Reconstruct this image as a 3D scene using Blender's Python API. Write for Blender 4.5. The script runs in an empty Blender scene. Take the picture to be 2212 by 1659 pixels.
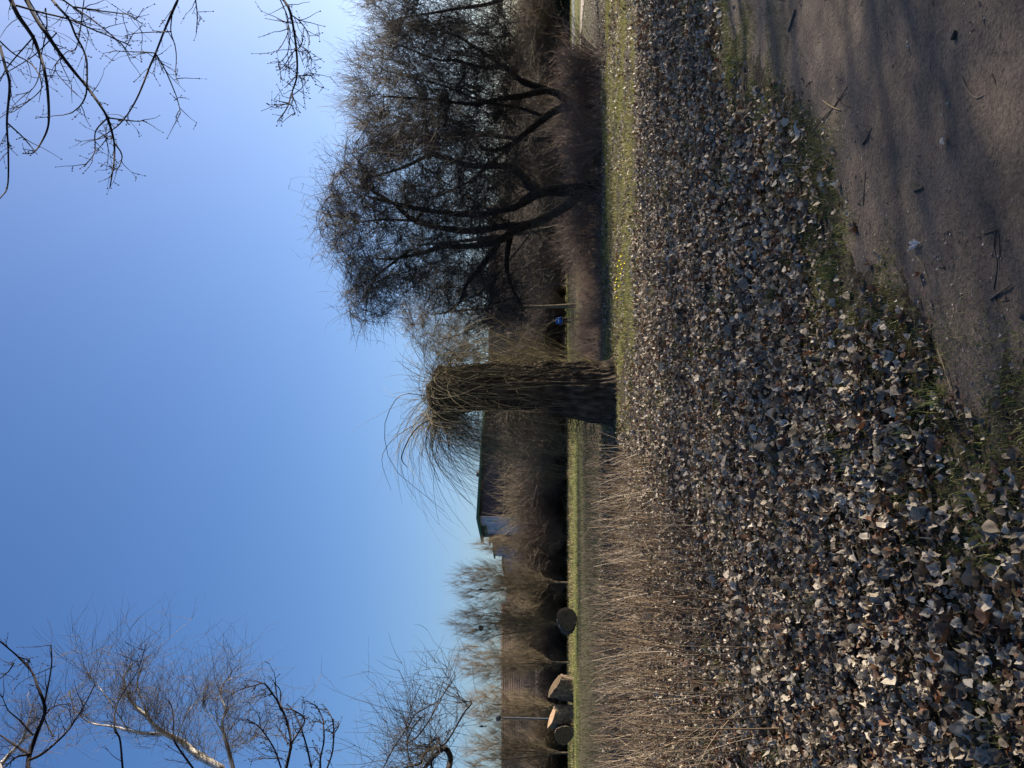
import bpy, math
import numpy as np
from mathutils import Vector, Matrix

rng = np.random.default_rng(11)
sc = bpy.context.scene
COL = sc.collection
PI = math.pi

# ------------------------------------------------------------------ camera, world, sun, exposure
EYE = 1.6
PITCH = math.atan((1198.0 - 1106.0) / 1662.0)
cp, sp = math.cos(PITCH), math.sin(PITCH)
FWD = np.array([0.0, cp, sp]); UPV = np.array([0.0, -sp, cp]); RGT = np.array([1.0, 0.0, 0.0])
cam_d = bpy.data.cameras.new('camera'); cam = bpy.data.objects.new('camera', cam_d); COL.objects.link(cam)
# the photograph is stored turned a quarter: its left edge is the sky
m = Matrix(((-UPV[0], RGT[0], -FWD[0], 0), (-UPV[1], RGT[1], -FWD[1], 0), (-UPV[2], RGT[2], -FWD[2], EYE), (0, 0, 0, 1)))
cam.matrix_world = m
cam_d.sensor_fit = 'HORIZONTAL'; cam_d.sensor_width = 36.0; cam_d.lens = 36.0 * 1662.0 / 2212.0
cam_d.clip_start = 0.05; cam_d.clip_end = 3000
sc.camera = cam

SUN_AZ, SUN_EL = math.radians(64), math.radians(27)     # azimuth from straight ahead towards the right
w = bpy.data.worlds.new('World'); sc.world = w; w.use_nodes = True
nt = w.node_tree; nt.nodes.clear()
wo = nt.nodes.new('ShaderNodeOutputWorld'); bg = nt.nodes.new('ShaderNodeBackground'); sky = nt.nodes.new('ShaderNodeTexSky')
sky.sky_type = 'NISHITA'; sky.sun_disc = False; sky.sun_elevation = SUN_EL; sky.sun_rotation = SUN_AZ
sky.altitude = 50; sky.air_density = 1.0; sky.dust_density = 2.0; sky.ozone_density = 4.0
bg.inputs['Strength'].default_value = 0.072
hs = nt.nodes.new('ShaderNodeHueSaturation'); hs.inputs['Saturation'].default_value = 1.2; hs.inputs['Hue'].default_value = 0.507
nt.links.new(sky.outputs[0], hs.inputs['Color']); nt.links.new(hs.outputs[0], bg.inputs['Color']); nt.links.new(bg.outputs[0], wo.inputs['Surface'])
sd = bpy.data.lights.new('sun', 'SUN'); sd.energy = 5.0; sd.angle = math.radians(0.5); sd.color = (1.0, 0.88, 0.72)
sun = bpy.data.objects.new('sun', sd); COL.objects.link(sun)
sun_dir = Vector((math.sin(SUN_AZ) * math.cos(SUN_EL), math.cos(SUN_AZ) * math.cos(SUN_EL), math.sin(SUN_EL)))
sun.rotation_euler = sun_dir.to_track_quat('Z', 'Y').to_euler(); sun.location = (20, 5, 25)
sc.view_settings.view_transform = 'Standard'; sc.view_settings.look = 'None'
sc.view_settings.gamma = 1.0; sc.view_settings.use_curve_mapping = False
sc.view_settings.exposure = 1.3
try:
    sc.cycles.max_bounces = 6; sc.cycles.diffuse_bounces = 4; sc.cycles.transparent_max_bounces = 4
except Exception:
    pass

# ------------------------------------------------------------------ maths helpers
def P(x, y, Y):
    """world point seen at (x, y) of the 2212 x 1659 photograph, at depth Y in metres"""
    r = (829.5 - y) / 1662.0; t = (1106.0 - x) / 1662.0
    d = FWD + r * RGT + t * UPV
    return np.array([0, 0, EYE]) + d * (Y / d[1])
def G(x, y):
    """ground point seen at (x, y)"""
    r = (829.5 - y) / 1662.0; t = (1106.0 - x) / 1662.0
    d = FWD + r * RGT + t * UPV
    return np.array([0, 0, EYE]) + d * (-EYE / d[2])
def nrm(v):
    return v / np.maximum(np.linalg.norm(v, axis=-1, keepdims=True), 1e-9)
def hash3(i, j, k, s=0):
    n = (i.astype(np.int64) * 374761393 + j.astype(np.int64) * 668265263 + k.astype(np.int64) * 2147483647 + s * 144665) & 0xffffffff
    n = ((n ^ (n >> 13)) * 1274126177) & 0xffffffff
    return ((n ^ (n >> 16)) & 0xffff) / 65535.0
def vnoise(x, y, z=None, s=0):
    x = np.asarray(x, float); y = np.asarray(y, float); z = np.zeros_like(x) if z is None else np.asarray(z, float)
    i, j, k = np.floor(x), np.floor(y), np.floor(z); fx, fy, fz = x - i, y - j, z - k
    fx = fx * fx * (3 - 2 * fx); fy = fy * fy * (3 - 2 * fy); fz = fz * fz * (3 - 2 * fz)
    r = 0
    for a in (0, 1):
        for b in (0, 1):
            for c in (0, 1):
                r = r + hash3(i + a, j + b, k + c, s) * (fx if a else 1 - fx) * (fy if b else 1 - fy) * (fz if c else 1 - fz)
    return r
def in_poly(px, py, poly):
    n = len(poly); inside = np.zeros(px.shape, bool); j = n - 1
    for i in range(n):
        xi, yi = poly[i]; xj, yj = poly[j]
        c = ((yi > py) != (yj > py)) & (px < (xj - xi) * (py - yi) / (yj - yi + 1e-12) + xi)
        inside ^= c; j = i
    return inside

# ------------------------------------------------------------------ mesh helpers
def mesh(name, V, quads=None, tris=None, mat=None, smooth=True, attrs=None):
    me = bpy.data.meshes.new(name)
    V = np.ascontiguousarray(V, dtype=np.float32).reshape(-1, 3)
    q = np.zeros((0, 4), np.int32) if quads is None else np.asarray(quads, np.int32).reshape(-1, 4)
    t = np.zeros((0, 3), np.int32) if tris is None else np.asarray(tris, np.int32).reshape(-1, 3)
    me.vertices.add(len(V)); me.vertices.foreach_set('co', V.ravel())
    nl = len(q) * 4 + len(t) * 3
    me.loops.add(nl); me.loops.foreach_set('vertex_index', np.concatenate([q.ravel(), t.ravel()]).astype(np.int32))
    me.polygons.add(len(q) + len(t))
    st = np.concatenate([np.arange(len(q)) * 4, len(q) * 4 + np.arange(len(t)) * 3]).astype(np.int32)
    me.polygons.foreach_set('loop_start', st)
    if smooth: me.polygons.foreach_set('use_smooth', np.ones(len(st), bool))
    me.update(calc_edges=True)
    if attrs:
        for k, a in attrs.items():
            at = me.attributes.new(k, 'FLOAT', 'POINT'); at.data.foreach_set('value', np.asarray(a, np.float32).ravel())
    if mat is not None: me.materials.append(mat)
    return me
def link(name, me, parent=None, loc=None, **props):
    o = bpy.data.objects.new(name, me); COL.objects.link(o)
    if parent is not None: o.parent = parent
    if loc is not None: o.location = loc
    for k, v in props.items(): o[k] = v
    return o
def thing(name, label, cat, loc=(0, 0, 0), group=None):
    o = bpy.data.objects.new(name, None); COL.objects.link(o); o.location = loc
    o['label'] = label; o['category'] = cat
    if group: o['group'] = group
    return o
def dup(root, loc, rz, scale, label=None, group=None):
    r = root.copy(); COL.objects.link(r); r.location = loc; r.rotation_euler = (0, 0, rz); r.scale = scale
    if label: r['label'] = label
    if group: r['group'] = group
    for ch in list(root.children):
        c = ch.copy(); COL.objects.link(c); c.parent = r
        for g in ch.children:
            d = g.copy(); COL.objects.link(d); d.parent = c
    return r
def tubes(polys, sides=4, close=False):
    """polys: list of (pts Nx3, radii N). Returns V, quads, tint per vertex."""
    by = {}
    for p, r in polys: by.setdefault(len(p), []).append((p, r))
    Vs, Qs, Ts, base = [], [], [], 0
    for n, L in by.items():
        Pt = np.array([a[0] for a in L], float); R = np.array([a[1] for a in L], float)
        v, q, t = tube_arr(Pt, R, sides); Vs.append(v); Qs.append(q + base); Ts.append(t); base += len(v)
    return np.concatenate(Vs), np.concatenate(Qs), np.concatenate(Ts)
def tube_arr(Pt, R, S):
    M, N = Pt.shape[:2]
    T = np.empty_like(Pt); T[:, 1:-1] = Pt[:, 2:] - Pt[:, :-2]; T[:, 0] = Pt[:, 1] - Pt[:, 0]; T[:, -1] = Pt[:, -1] - Pt[:, -2]
    T = nrm(T); mean = nrm(Pt[:, -1] - Pt[:, 0] + 1e-6)
    ref = np.where(np.abs(mean[:, 2:3]) < 0.6, np.array([[0, 0, 1.0]]), np.array([[0.9, 0.43, 0.0]]))
    U = nrm(np.cross(T, ref[:, None, :])); W = np.cross(T, U)
    a = np.arange(S) * 2 * PI / S
    V = Pt[:, :, None, :] + R[:, :, None, None] * (np.cos(a)[None, None, :, None] * U[:, :, None, :] + np.sin(a)[None, None, :, None] * W[:, :, None, :])
    idx = np.arange(M * N * S).reshape(M, N, S)
    A = idx[:, :-1, :]; B = np.roll(A, -1, 2); D = idx[:, 1:, :]; E = np.roll(D, -1, 2)
    Q = np.stack([A, B, E, D], -1).reshape(-1, 4)
    tint = np.repeat(rng.random(M), N * S)
    return V.reshape(-1, 3), Q, tint
def tube_obj(name, polys, mat, parent=None, sides=4, **props):
    V, Q, T = tubes(polys, sides)
    return link(name, mesh(name, V, Q, mat=mat, attrs={'tint': T}), parent, **props)
def smooth_poly(pts, n=None, jit=0.0):
    """Catmull-Rom resample"""
    p = np.array(pts, float)
    if len(p) < 3:
        n = n or 4
        t = np.linspace(0, 1, n)[:, None]; return p[0] * (1 - t) + p[-1] * t
    q = np.vstack([2 * p[0] - p[1], p, 2 * p[-1] - p[-2]]); n = n or (len(p) * 3)
    u = np.linspace(0, len(p) - 1 - 1e-6, n); i = u.astype(int); f = (u - i)[:, None]
    a, b, c, d = q[i], q[i + 1], q[i + 2], q[i + 3]
    out = 0.5 * ((2 * b) + (-a + c) * f + (2 * a - 5 * b + 4 * c - d) * f ** 2 + (-a + 3 * b - 3 * c + d) * f ** 3)
    if jit: out[1:-1] += rng.normal(0, jit, (n - 2, 3))
    return out

# ------------------------------------------------------------------ materials
def mat(name, cols, scale=5.0, rough=0.8, bump=0.0, bscale=None, tint=0.0, transl=0.0, vein=False, stretch=None, detail=6.0, spec=0.3, bdist=0.02):
    mt = bpy.data.materials.new(name); mt.use_nodes = True; t = mt.node_tree; n = t.nodes; L = t.links
    b = n['Principled BSDF']; b.inputs['Roughness'].default_value = rough
    b.inputs['Specular IOR Level'].default_value = spec
    tc = n.new('ShaderNodeTexCoord'); mp = n.new('ShaderNodeMapping'); L.new(tc.outputs['Object'], mp.inputs[0])
    if stretch: mp.inputs['Scale'].default_value = stretch
    no = n.new('ShaderNodeTexNoise'); no.inputs['Scale'].default_value = scale; no.inputs['Detail'].default_value = detail
    L.new(mp.outputs[0], no.inputs['Vector'])
    fac = no.outputs['Fac']
    if tint > 0:
        at = n.new('ShaderNodeAttribute'); at.attribute_name = 'tint'
        mx = n.new('ShaderNodeMix'); mx.inputs[0].default_value = tint
        L.new(fac, mx.inputs[2]); L.new(at.outputs['Fac'], mx.inputs[3]); fac = mx.outputs[0]
    cr = n.new('ShaderNodeValToRGB'); e = cr.color_ramp.elements
    lo, hi = (0.05, 0.95) if tint > 0.6 else (0.3, 0.7)
    ps = [lo + (hi - lo) * i / (len(cols) - 1) for i in range(len(cols))]
    e[0].position = ps[0]; e[0].color = (*cols[0], 1); e[1].position = ps[-1]; e[1].color = (*cols[-1], 1)
    for p_, c_ in zip(ps[1:-1], cols[1:-1]):
        x = e.new(p_); x.color = (*c_, 1)
    L.new(fac, cr.inputs[0]); colr = cr.outputs[0]
    if vein:
        va = n.new('ShaderNodeAttribute'); va.attribute_name = 'vein'
        mm = n.new('ShaderNodeMath'); mm.operation = 'MULTIPLY'; mm.inputs[1].default_value = 0.5; L.new(va.outputs['Fac'], mm.inputs[0])
        vm = n.new('ShaderNodeMix'); vm.data_type = 'RGBA'; vm.blend_type = 'MULTIPLY'; L.new(mm.outputs[0], vm.inputs[0])
        L.new(colr, vm.inputs[6]); vm.inputs[7].default_value = (0.62, 0.52, 0.45, 1); colr = vm.outputs[2]
    L.new(colr, b.inputs['Base Color'])
    if bump > 0:
        n2 = n.new('ShaderNodeTexNoise'); n2.inputs['Scale'].default_value = bscale or scale * 3; n2.inputs['Detail'].default_value = 8
        L.new(mp.outputs[0], n2.inputs['Vector'])
        bp = n.new('ShaderNodeBump'); bp.inputs['Strength'].default_value = bump; bp.inputs['Distance'].default_value = bdist
        L.new(n2.outputs['Fac'], bp.inputs['Height']); L.new(bp.outputs[0], b.inputs['Normal'])
    if transl > 0:
        tr = n.new('ShaderNodeBsdfTranslucent'); L.new(colr, tr.inputs['Color'])
        ms = n.new('ShaderNodeMixShader'); ms.inputs[0].default_value = transl
        L.new(b.outputs[0], ms.inputs[1]); L.new(tr.outputs[0], ms.inputs[2]); L.new(ms.outputs[0], n['Material Output'].inputs['Surface'])
    return mt
M = {}
M['leaf'] = mat('dry_leaf', [(.030, .022, .017), (.085, .066, .050), (.16, .125, .09), (.29, .25, .19), (.48, .43, .35), (.32, .275, .21), (.15, .12, .088), (.075, .055, .04), (.15, .065, .028), (.06, .038, .025)],
                scale=55, rough=.62, tint=.74, transl=.16, vein=True, spec=.28)
M['bark'] = mat('willow_bark', [(.022, .017, .013), (.055, .042, .031), (.11, .086, .062)], scale=9, rough=.95, bump=.7, bscale=22, stretch=(1, 1, .35), spec=.1, bdist=.03)
M['lit_log_bark'] = mat('sunlit_pale_bark', [(.06, .045, .033), (.14, .105, .075), (.25, .195, .14)], scale=7, rough=.9, bump=.9, bscale=14, stretch=(1, 1, .4), spec=.1, bdist=.05)  # paler copy of the bark, sunlight on the log sides put into the colour
M['wood_cut'] = mat('cut_wood', [(.26, .17, .10), (.46, .32, .20)], scale=6, rough=.85, bump=.3, spec=.1)
M['wood_old'] = mat('weathered_cut_wood', [(.07, .045, .03), (.13, .09, .058), (.06, .065, .025)], scale=3, rough=.9, bump=.3, spec=.1)
M['whip'] = mat('willow_whip', [(.05, .04, .022), (.12, .095, .045), (.30, .24, .12)], scale=4, rough=.6, tint=.8, spec=.25)
M['dark_branch'] = mat('dark_branch', [(.022, .018, .016), (.05, .042, .034), (.085, .072, .058)], scale=6, rough=.85, tint=.4, spec=.15)
M['twig'] = mat('grey_brown_twig', [(.022, .018, .015), (.052, .043, .034), (.12, .10, .075)], scale=3, rough=.75, tint=.85, spec=.2)
M['far_twig'] = mat('ochre_twig', [(.08, .062, .042), (.15, .118, .078), (.23, .185, .12)], scale=3, rough=.8, tint=.85, spec=.15)
M['red_twig'] = mat('reddish_brown_twig', [(.09, .065, .052), (.20, .145, .115), (.34, .26, .21)], scale=3, rough=.8, tint=.85, spec=.15)
M['hedge_twig'] = mat('hedge_twig', [(.06, .046, .037), (.13, .10, .08), (.22, .175, .14)], scale=3, rough=.8, tint=.85, spec=.15)
M['shoot'] = mat('brown_shoot', [(.034, .022, .014), (.08, .05, .028), (.17, .112, .062), (.36, .28, .18)], scale=2, rough=.5, tint=.85, spec=.35)
M['birch'] = mat('birch_bark', [(.62, .57, .50), (.48, .43, .37), (.14, .11, .09)], scale=3.0, rough=.6, stretch=(1, 1, 3), spec=.3)
M['overhead'] = mat('overhead_branch', [(.018, .014, .016), (.034, .026, .024), (.055, .042, .036)], scale=8, rough=.9, tint=.4, spec=.1)
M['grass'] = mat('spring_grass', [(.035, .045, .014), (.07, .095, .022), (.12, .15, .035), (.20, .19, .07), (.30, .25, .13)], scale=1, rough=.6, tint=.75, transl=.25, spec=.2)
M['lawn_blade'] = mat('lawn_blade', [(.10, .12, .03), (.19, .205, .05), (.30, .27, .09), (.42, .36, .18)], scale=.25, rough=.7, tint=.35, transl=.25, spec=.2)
M['rough'] = mat('shade_tinted_rough_grass', [(.022, .035, .012), (.045, .065, .022), (.08, .085, .035)], scale=1, rough=.7, tint=.75, transl=.2, spec=.15)  # lawn green darkened so the colour carries the tree shade
M['straw'] = mat('dry_grass', [(.16, .12, .06), (.28, .22, .12)], scale=2, rough=.7, tint=.8, spec=.15)

def ring_wood(mt, c, dark):
    t = mt.node_tree; n = t.nodes; L = t.links; b = n['Principled BSDF']; tc = n.new('ShaderNodeTexCoord')
    wv = n.new('ShaderNodeTexWave'); wv.wave_type = 'RINGS'; wv.rings_direction = 'SPHERICAL'; wv.inputs['Scale'].default_value = 8; wv.inputs['Distortion'].default_value = 5; wv.inputs['Detail'].default_value = 4
    mp = n.new('ShaderNodeMapping'); mp.inputs['Location'].default_value = c; L.new(tc.outputs['Object'], mp.inputs[0]); L.new(mp.outputs[0], wv.inputs['Vector'])
    old = b.inputs['Base Color'].links[0].from_socket; mx = n.new('ShaderNodeMix'); mx.data_type = 'RGBA'; mx.blend_type = 'MULTIPLY'
    mm = n.new('ShaderNodeMath'); mm.operation = 'MULTIPLY'; mm.inputs[1].default_value = .4; L.new(wv.outputs['Fac'], mm.inputs[0]); L.new(mm.outputs[0], mx.inputs[0]); L.new(old, mx.inputs[6]); mx.inputs[7].default_value = (*dark, 1); L.new(mx.outputs[2], b.inputs['Base Color'])
ring_wood(M['wood_cut'], (0, 0, -1.9), (.45, .35, .28)); ring_wood(M['wood_old'], (-1.0, .8, -.75), (.35, .3, .28))
def ground_material():
    mt = bpy.data.materials.new('park_ground'); mt.use_nodes = True; t = mt.node_tree; n = t.nodes; L = t.links
    b = n['Principled BSDF']; b.inputs['Roughness'].default_value = .95; b.inputs['Specular IOR Level'].default_value = .1
    g = n.new('ShaderNodeNewGeometry'); sx = n.new('ShaderNodeSeparateXYZ'); L.new(g.outputs['Position'], sx.inputs[0])
    def noise(s, d=6):
        x = n.new('ShaderNodeTexNoise'); x.inputs['Scale'].default_value = s; x.inputs['Detail'].default_value = d; L.new(g.outputs['Position'], x.inputs['Vector']); return x.outputs['Fac']
    def ramp(f, cols):
        cr = n.new('ShaderNodeValToRGB'); e = cr.color_ramp.elements
        e[0].position = cols[0][0]; e[0].color = (*cols[0][1], 1); e[1].position = cols[-1][0]; e[1].color = (*cols[-1][1], 1)
        for p_, c_ in cols[1:-1]:
            x = e.new(p_); x.color = (*c_, 1)
        L.new(f, cr.inputs[0]); return cr.outputs[0]
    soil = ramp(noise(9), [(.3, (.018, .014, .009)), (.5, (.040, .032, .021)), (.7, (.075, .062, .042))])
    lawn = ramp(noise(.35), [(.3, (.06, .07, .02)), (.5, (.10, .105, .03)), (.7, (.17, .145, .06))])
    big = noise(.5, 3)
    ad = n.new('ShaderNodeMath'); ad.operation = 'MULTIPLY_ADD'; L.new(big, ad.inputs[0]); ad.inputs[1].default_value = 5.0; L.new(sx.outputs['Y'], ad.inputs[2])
    mr = n.new('ShaderNodeMapRange'); mr.inputs[1].default_value = 34.0; mr.inputs[2].default_value = 58.0; L.new(ad.outputs[0], mr.inputs[0])  # dark soil tone runs on under the lawn, standing in for tree shade
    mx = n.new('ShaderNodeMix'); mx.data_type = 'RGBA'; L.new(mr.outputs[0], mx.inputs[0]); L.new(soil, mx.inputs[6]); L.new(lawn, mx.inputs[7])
    L.new(mx.outputs[2], b.inputs['Base Color'])
    bp = n.new('ShaderNodeBump'); bp.inputs['Strength'].default_value = .8; bp.inputs['Distance'].default_value = .03
    L.new(noise(30), bp.inputs['Height']); L.new(bp.outputs[0], b.inputs['Normal'])
    return mt
def path_material():
    mt = bpy.data.materials.new('trodden_earth'); mt.use_nodes = True; t = mt.node_tree; n = t.nodes; L = t.links
    b = n['Principled BSDF']; b.inputs['Roughness'].default_value = .9; b.inputs['Specular IOR Level'].default_value = .25
    g = n.new('ShaderNodeNewGeometry')
    def noise(s, d=6, r=.6):
        x = n.new('ShaderNodeTexNoise'); x.inputs['Scale'].default_value = s; x.inputs['Detail'].default_value = d; x.inputs['Roughness'].default_value = r
        L.new(g.outputs['Position'], x.inputs['Vector']); return x.outputs['Fac']
    cr = n.new('ShaderNodeValToRGB'); e = cr.color_ramp.elements
    e[0].position = .3; e[0].color = (.068, .051, .038, 1); e[1].position = .70; e[1].color = (.185, .142, .108, 1)
    L.new(noise(1.3, 9, .68), cr.inputs[0])
    v = n.new('ShaderNodeTexVoronoi'); v.inputs['Scale'].default_value = 55; L.new(g.outputs['Position'], v.inputs['Vector'])
    gr = n.new('ShaderNodeValToRGB'); k = gr.color_ramp.elements; k[0].position = .0; k[0].color = (.35, .35, .35, 1); k[0].position = .36; k[1].position = .55; k[1].color = (1, 1, 1, 1)
    L.new(noise(60, 6, .7), gr.inputs[0])
    mx = n.new('ShaderNodeMix'); mx.data_type = 'RGBA'; mx.blend_type = 'MULTIPLY'; mx.inputs[0].default_value = .8
    L.new(cr.outputs[0], mx.inputs[6]); L.new(gr.outputs[0], mx.inputs[7]); L.new(mx.outputs[2], b.inputs['Base Color'])
    bp = n.new('ShaderNodeBump'); bp.inputs['Strength'].default_value = .9; bp.inputs['Distance'].default_value = .022
    ma = n.new('ShaderNodeMath'); ma.operation = 'ADD'; L.new(noise(38, 8, .7), ma.inputs[0]); L.new(noise(7, 4), ma.inputs[1])
    L.new(ma.outputs[0], bp.inputs['Height']); L.new(bp.outputs[0], b.inputs['Normal'])
    return mt

# ------------------------------------------------------------------ ground and path
def hgt(x, y):
    near = np.clip((60 - np.hypot(x, y)) / 30, 0, 1)
    return near * ((vnoise(x * .45, y * .45, s=3) - .5) * .07 + (vnoise(x * 1.7, y * 1.7, s=4) - .5) * .03)
def edge_x(y):
    """left edge of the dirt path as a function of depth"""
    return np.interp(y, [0, 2.62, 3.54, 4.9, 7.55, 12, 20, 40], [-1.1, -.05, .50, 1.68, 3.85, 7.9, 16, 36])
def grid_mesh(name, xs, ys, zf, mt, keep=None):
    X, Y = np.meshgrid(xs, ys); Z = zf(X, Y); nx, ny = len(xs), len(ys)
    idx = np.arange(nx * ny).reshape(ny, nx)
    Q = np.stack([idx[:-1, :-1], idx[:-1, 1:], idx[1:, 1:], idx[1:, :-1]], -1).reshape(-1, 4)
    if keep is not None:
        cx = (X[:-1, :-1] + X[1:, 1:]) / 2; cy = (Y[:-1, :-1] + Y[1:, 1:]) / 2
        Q = Q[keep(cx, cy).ravel()]
    return mesh(name, np.stack([X, Y, Z], -1), Q, mat=mt)
def nonuni(lim, fine, step, grow):
    a = [0.0]; s = step
    while a[-1] < lim:
        if a[-1] > fine: s *= grow
        a.append(a[-1] + s)
    return np.array(a)
gx = nonuni(900, 12, .28, 1.12); gx = np.concatenate([-gx[:0:-1], gx]); gy = nonuni(1500, 26, .28, 1.12); gy = np.concatenate([-nonuni(200, 3, .5, 1.3)[:0:-1], gy])
def nonuni2(a, b): return np.arange(a, b, .05)
def nonuni3(a, b): return np.concatenate([np.arange(a, 7, .045), np.arange(7, b, .13)])
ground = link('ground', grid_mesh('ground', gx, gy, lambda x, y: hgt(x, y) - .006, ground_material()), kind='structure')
def path_keep(cx, cy):
    return cx > edge_x(cy) - .7
path = link('path', grid_mesh('path', nonuni2(-1.4, 12), nonuni3(1.6, 18),
            lambda x, y: hgt(x, y) + np.clip((x - edge_x(y) + (vnoise(x * 2.2, y * 2.2, s=8) - .5) * .6) * .05, -.03, .010) + (vnoise(x * 4, y * 4, s=5) - .5) * .010 + (vnoise(x * 16, y * 16, s=6) - .5) * .009 + (vnoise(x * 34, y * 34, s=7) - .5) * .006, path_material(), path_keep), kind='structure')
def _dummy(): pass
def strip(name, pts, width, z, mt):
    p = smooth_poly(np.array([[*G(a, b)[:2], 0] for a, b in pts]), 40); t = nrm(np.gradient(p, axis=0)); s = np.stack([-t[:, 1], t[:, 0], t[:, 2] * 0], -1)
    wn = width * (1 + .18 * (vnoise(np.arange(40) * .6, np.zeros(40)) - .5))[:, None]
    V = np.concatenate([p - s * wn / 2, p + s * wn / 2]); V[:, 2] = z
    i = np.arange(39); Q = np.stack([i, i + 1, i + 41, i + 40], -1)
    return link(name, mesh(name, V, Q, mat=mt), kind='structure')
strip('far_road', [(1240, 160), (1239, 80), (1238, 0), (1237, -300)], 7, .01, mat('grey_asphalt', [(.10, .11, .13), (.14, .15, .17)], 3, .8))
strip('footpath', [(1252, 170), (1254, 100), (1257, 20), (1262, -40), (1272, -120)], 2.6, .02, mat('pale_gravel', [(.22, .18, .14), (.34, .29, .23)], 8, .9))
strip('far_path', [(1212, 778), (1213, 740), (1213, 700), (1213, 600)], 9, .01, mat('pale_grey_gravel', [(.13, .125, .09), (.17, .16, .12)], 2, .9))

# ------------------------------------------------------------------ leaves
def leaf_outline(kind, n):
    a = np.linspace(0, 2 * PI, n, endpoint=False) + PI / 2
    if kind == 0:      # five lobed maple
        d = np.abs((np.degrees(a) - 90 + 180) % 360 - 180)
        r = np.interp(d, [0, 13, 25, 50, 66, 80, 105, 125, 150, 180], [1.0, .84, .64, .92, .74, .60, .78, .56, .46, .20])
    elif kind == 1:    # oval
        r = .50 / np.sqrt((np.cos(a) * 1.0) ** 2 + (np.sin(a) * .62) ** 2)
    else:              # narrow
        r = .30 / np.sqrt((np.cos(a) * 1.0) ** 2 + (np.sin(a) * .36) ** 2)
    return np.stack([np.cos(a) * r, np.sin(a) * r], -1)
def leaf_variant(kind, n, rings, lively=1.0):
    o = leaf_outline(kind, n) * rng.uniform(.9, 1.1, (n, 1)); V = [np.zeros((1, 2))]
    for k in range(1, rings + 1): V.append(o * (k / rings))
    V = np.concatenate(V); r = np.hypot(V[:, 0], V[:, 1]); ang = np.arctan2(V[:, 1], V[:, 0])
    th = rng.uniform(0, PI); u = V[:, 0] * math.cos(th) + V[:, 1] * math.sin(th); v = -V[:, 0] * math.sin(th) + V[:, 1] * math.cos(th)
    z = lively * (rng.uniform(.1, .8) * u ** 2 + rng.uniform(-.5, .5) * v ** 2 + rng.uniform(-.3, .3) * u * v + .13 * r * np.cos(ang * 5 + 1) + .10 * np.sin(u * 6 + th) * np.sin(v * 5))
    z += rng.normal(0, .035, len(V)) * (r > .1)
    tw = rng.uniform(.5, 1.4)                    # rolled edges
    x = np.where(np.abs(u) > .35, np.sign(u) * (.35 + (np.abs(u) - .35) * (1.2 - .5 * tw)), u)
    P3 = np.stack([x, v, z + np.maximum(np.abs(u) - .35, 0) * tw * .6], -1)
    T = [[0, 1 + i, 1 + (i + 1) % n] for i in range(n)]
    for k in range(1, rings):
        a0 = 1 + (k - 1) * n; b0 = 1 + k * n
        for i in range(n):
            j = (i + 1) % n; T += [[a0 + i, b0 + i, b0 + j], [a0 + i, b0 + j, a0 + j]]
    d = np.abs((np.degrees(ang) - 90 + 180) % 360 - 180)
    vein = np.interp(d, [0, 12, 25, 40, 50, 62, 80, 95, 105, 120, 180], [1, .1, 0, .1, 1, .1, 0, .1, 1, .1, 0]) if kind == 0 else np.interp(d % 40, [0, 8, 20, 32, 40], [1, .1, 0, .1, 1])
    vein[0] = .6
    return P3, np.array(T), vein
def rotm(yaw, tilt, tdir):
    c, s = np.cos(yaw), np.sin(yaw); Z = np.zeros_like(c); O = np.ones_like(c)
    Rz = np.stack([np.stack([c, -s, Z], -1), np.stack([s, c, Z], -1), np.stack([Z, Z, O], -1)], -2)
    kx, ky = np.cos(tdir), np.sin(tdir); ct, st = np.cos(tilt), np.sin(tilt); v = 1 - ct
    Rt = np.stack([np.stack([ct + kx * kx * v, kx * ky * v, ky * st], -1), np.stack([kx * ky * v, ct + ky * ky * v, -kx * st], -1), np.stack([-ky * st, kx * st, ct], -1)], -2)
    return Rt @ Rz
def scatter_leaves(pos, variants, size, tilt_sd):
    K = len(variants); Va = np.array([v[0] for v in variants]); T0 = variants[0][1]; Ve = np.array([v[2] for v in variants])
    n = len(pos); k = rng.integers(0, K, n); flat = np.clip(cover(pos[:, 0], pos[:, 1]) * 2, .25, 1)
    R = rotm(rng.uniform(0, 2 * PI, n), np.abs(rng.normal(0, 1, n) * tilt_sd * flat).clip(0, 1.9), rng.uniform(0, 2 * PI, n))
    V = np.einsum('nij,nvj->nvi', R, Va[k] * size[:, None, None]) + pos[:, None, :]
    nv = Va.shape[1]; T = (T0[None] + (np.arange(n) * nv)[:, None, None]).reshape(-1, 3)
    return V.reshape(-1, 3), T, np.repeat(rng.random(n), nv), Ve[k].ravel()
def cover(x, y):
    """how thick the leaves lie: 1 in the bed, thinning out over the grass verge to the path"""
    d = edge_x(y) - x + (vnoise(x * 1.6, y * 1.6, s=21) - .5) * 1.1
    c = np.interp(d, [-1.6, -.5, .1, .45, .85, 1.35], [.0, .0015, .03, .20, .6, 1.0])
    c *= np.interp(vnoise(x * 1.3, y * 1.3, s=22), [.2, .42], [.55, 1.0])
    bank = (x > -1.0 - (y - 15) * .05) & (y > 15.6 + (vnoise(x * .8, y * .8, s=23) - .5) * 2.5)
    c = np.where(bank, c * np.interp(vnoise(x * .9, y * .9, s=24), [.35, .6], [.08, .5]), c); c = np.where((x < -1.5) & (y > 14), c * .6, c)
    return c * np.interp(y, [24, 30], [1, 0])
def wedge(n, y0, y1, dens_pow=1.0, k=.58, pad=.4):
    u = rng.random(n); y = np.sqrt(y0 ** 2 + u * (y1 ** 2 - y0 ** 2)); x = rng.uniform(-1, 1, n) * (y * k + pad); return x, y
hi = [leaf_variant(rng.choice([0, 0, 1, 1]), 12, 2, 1.5) for _ in range(26)]
for q in range(26):
    pass
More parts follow.
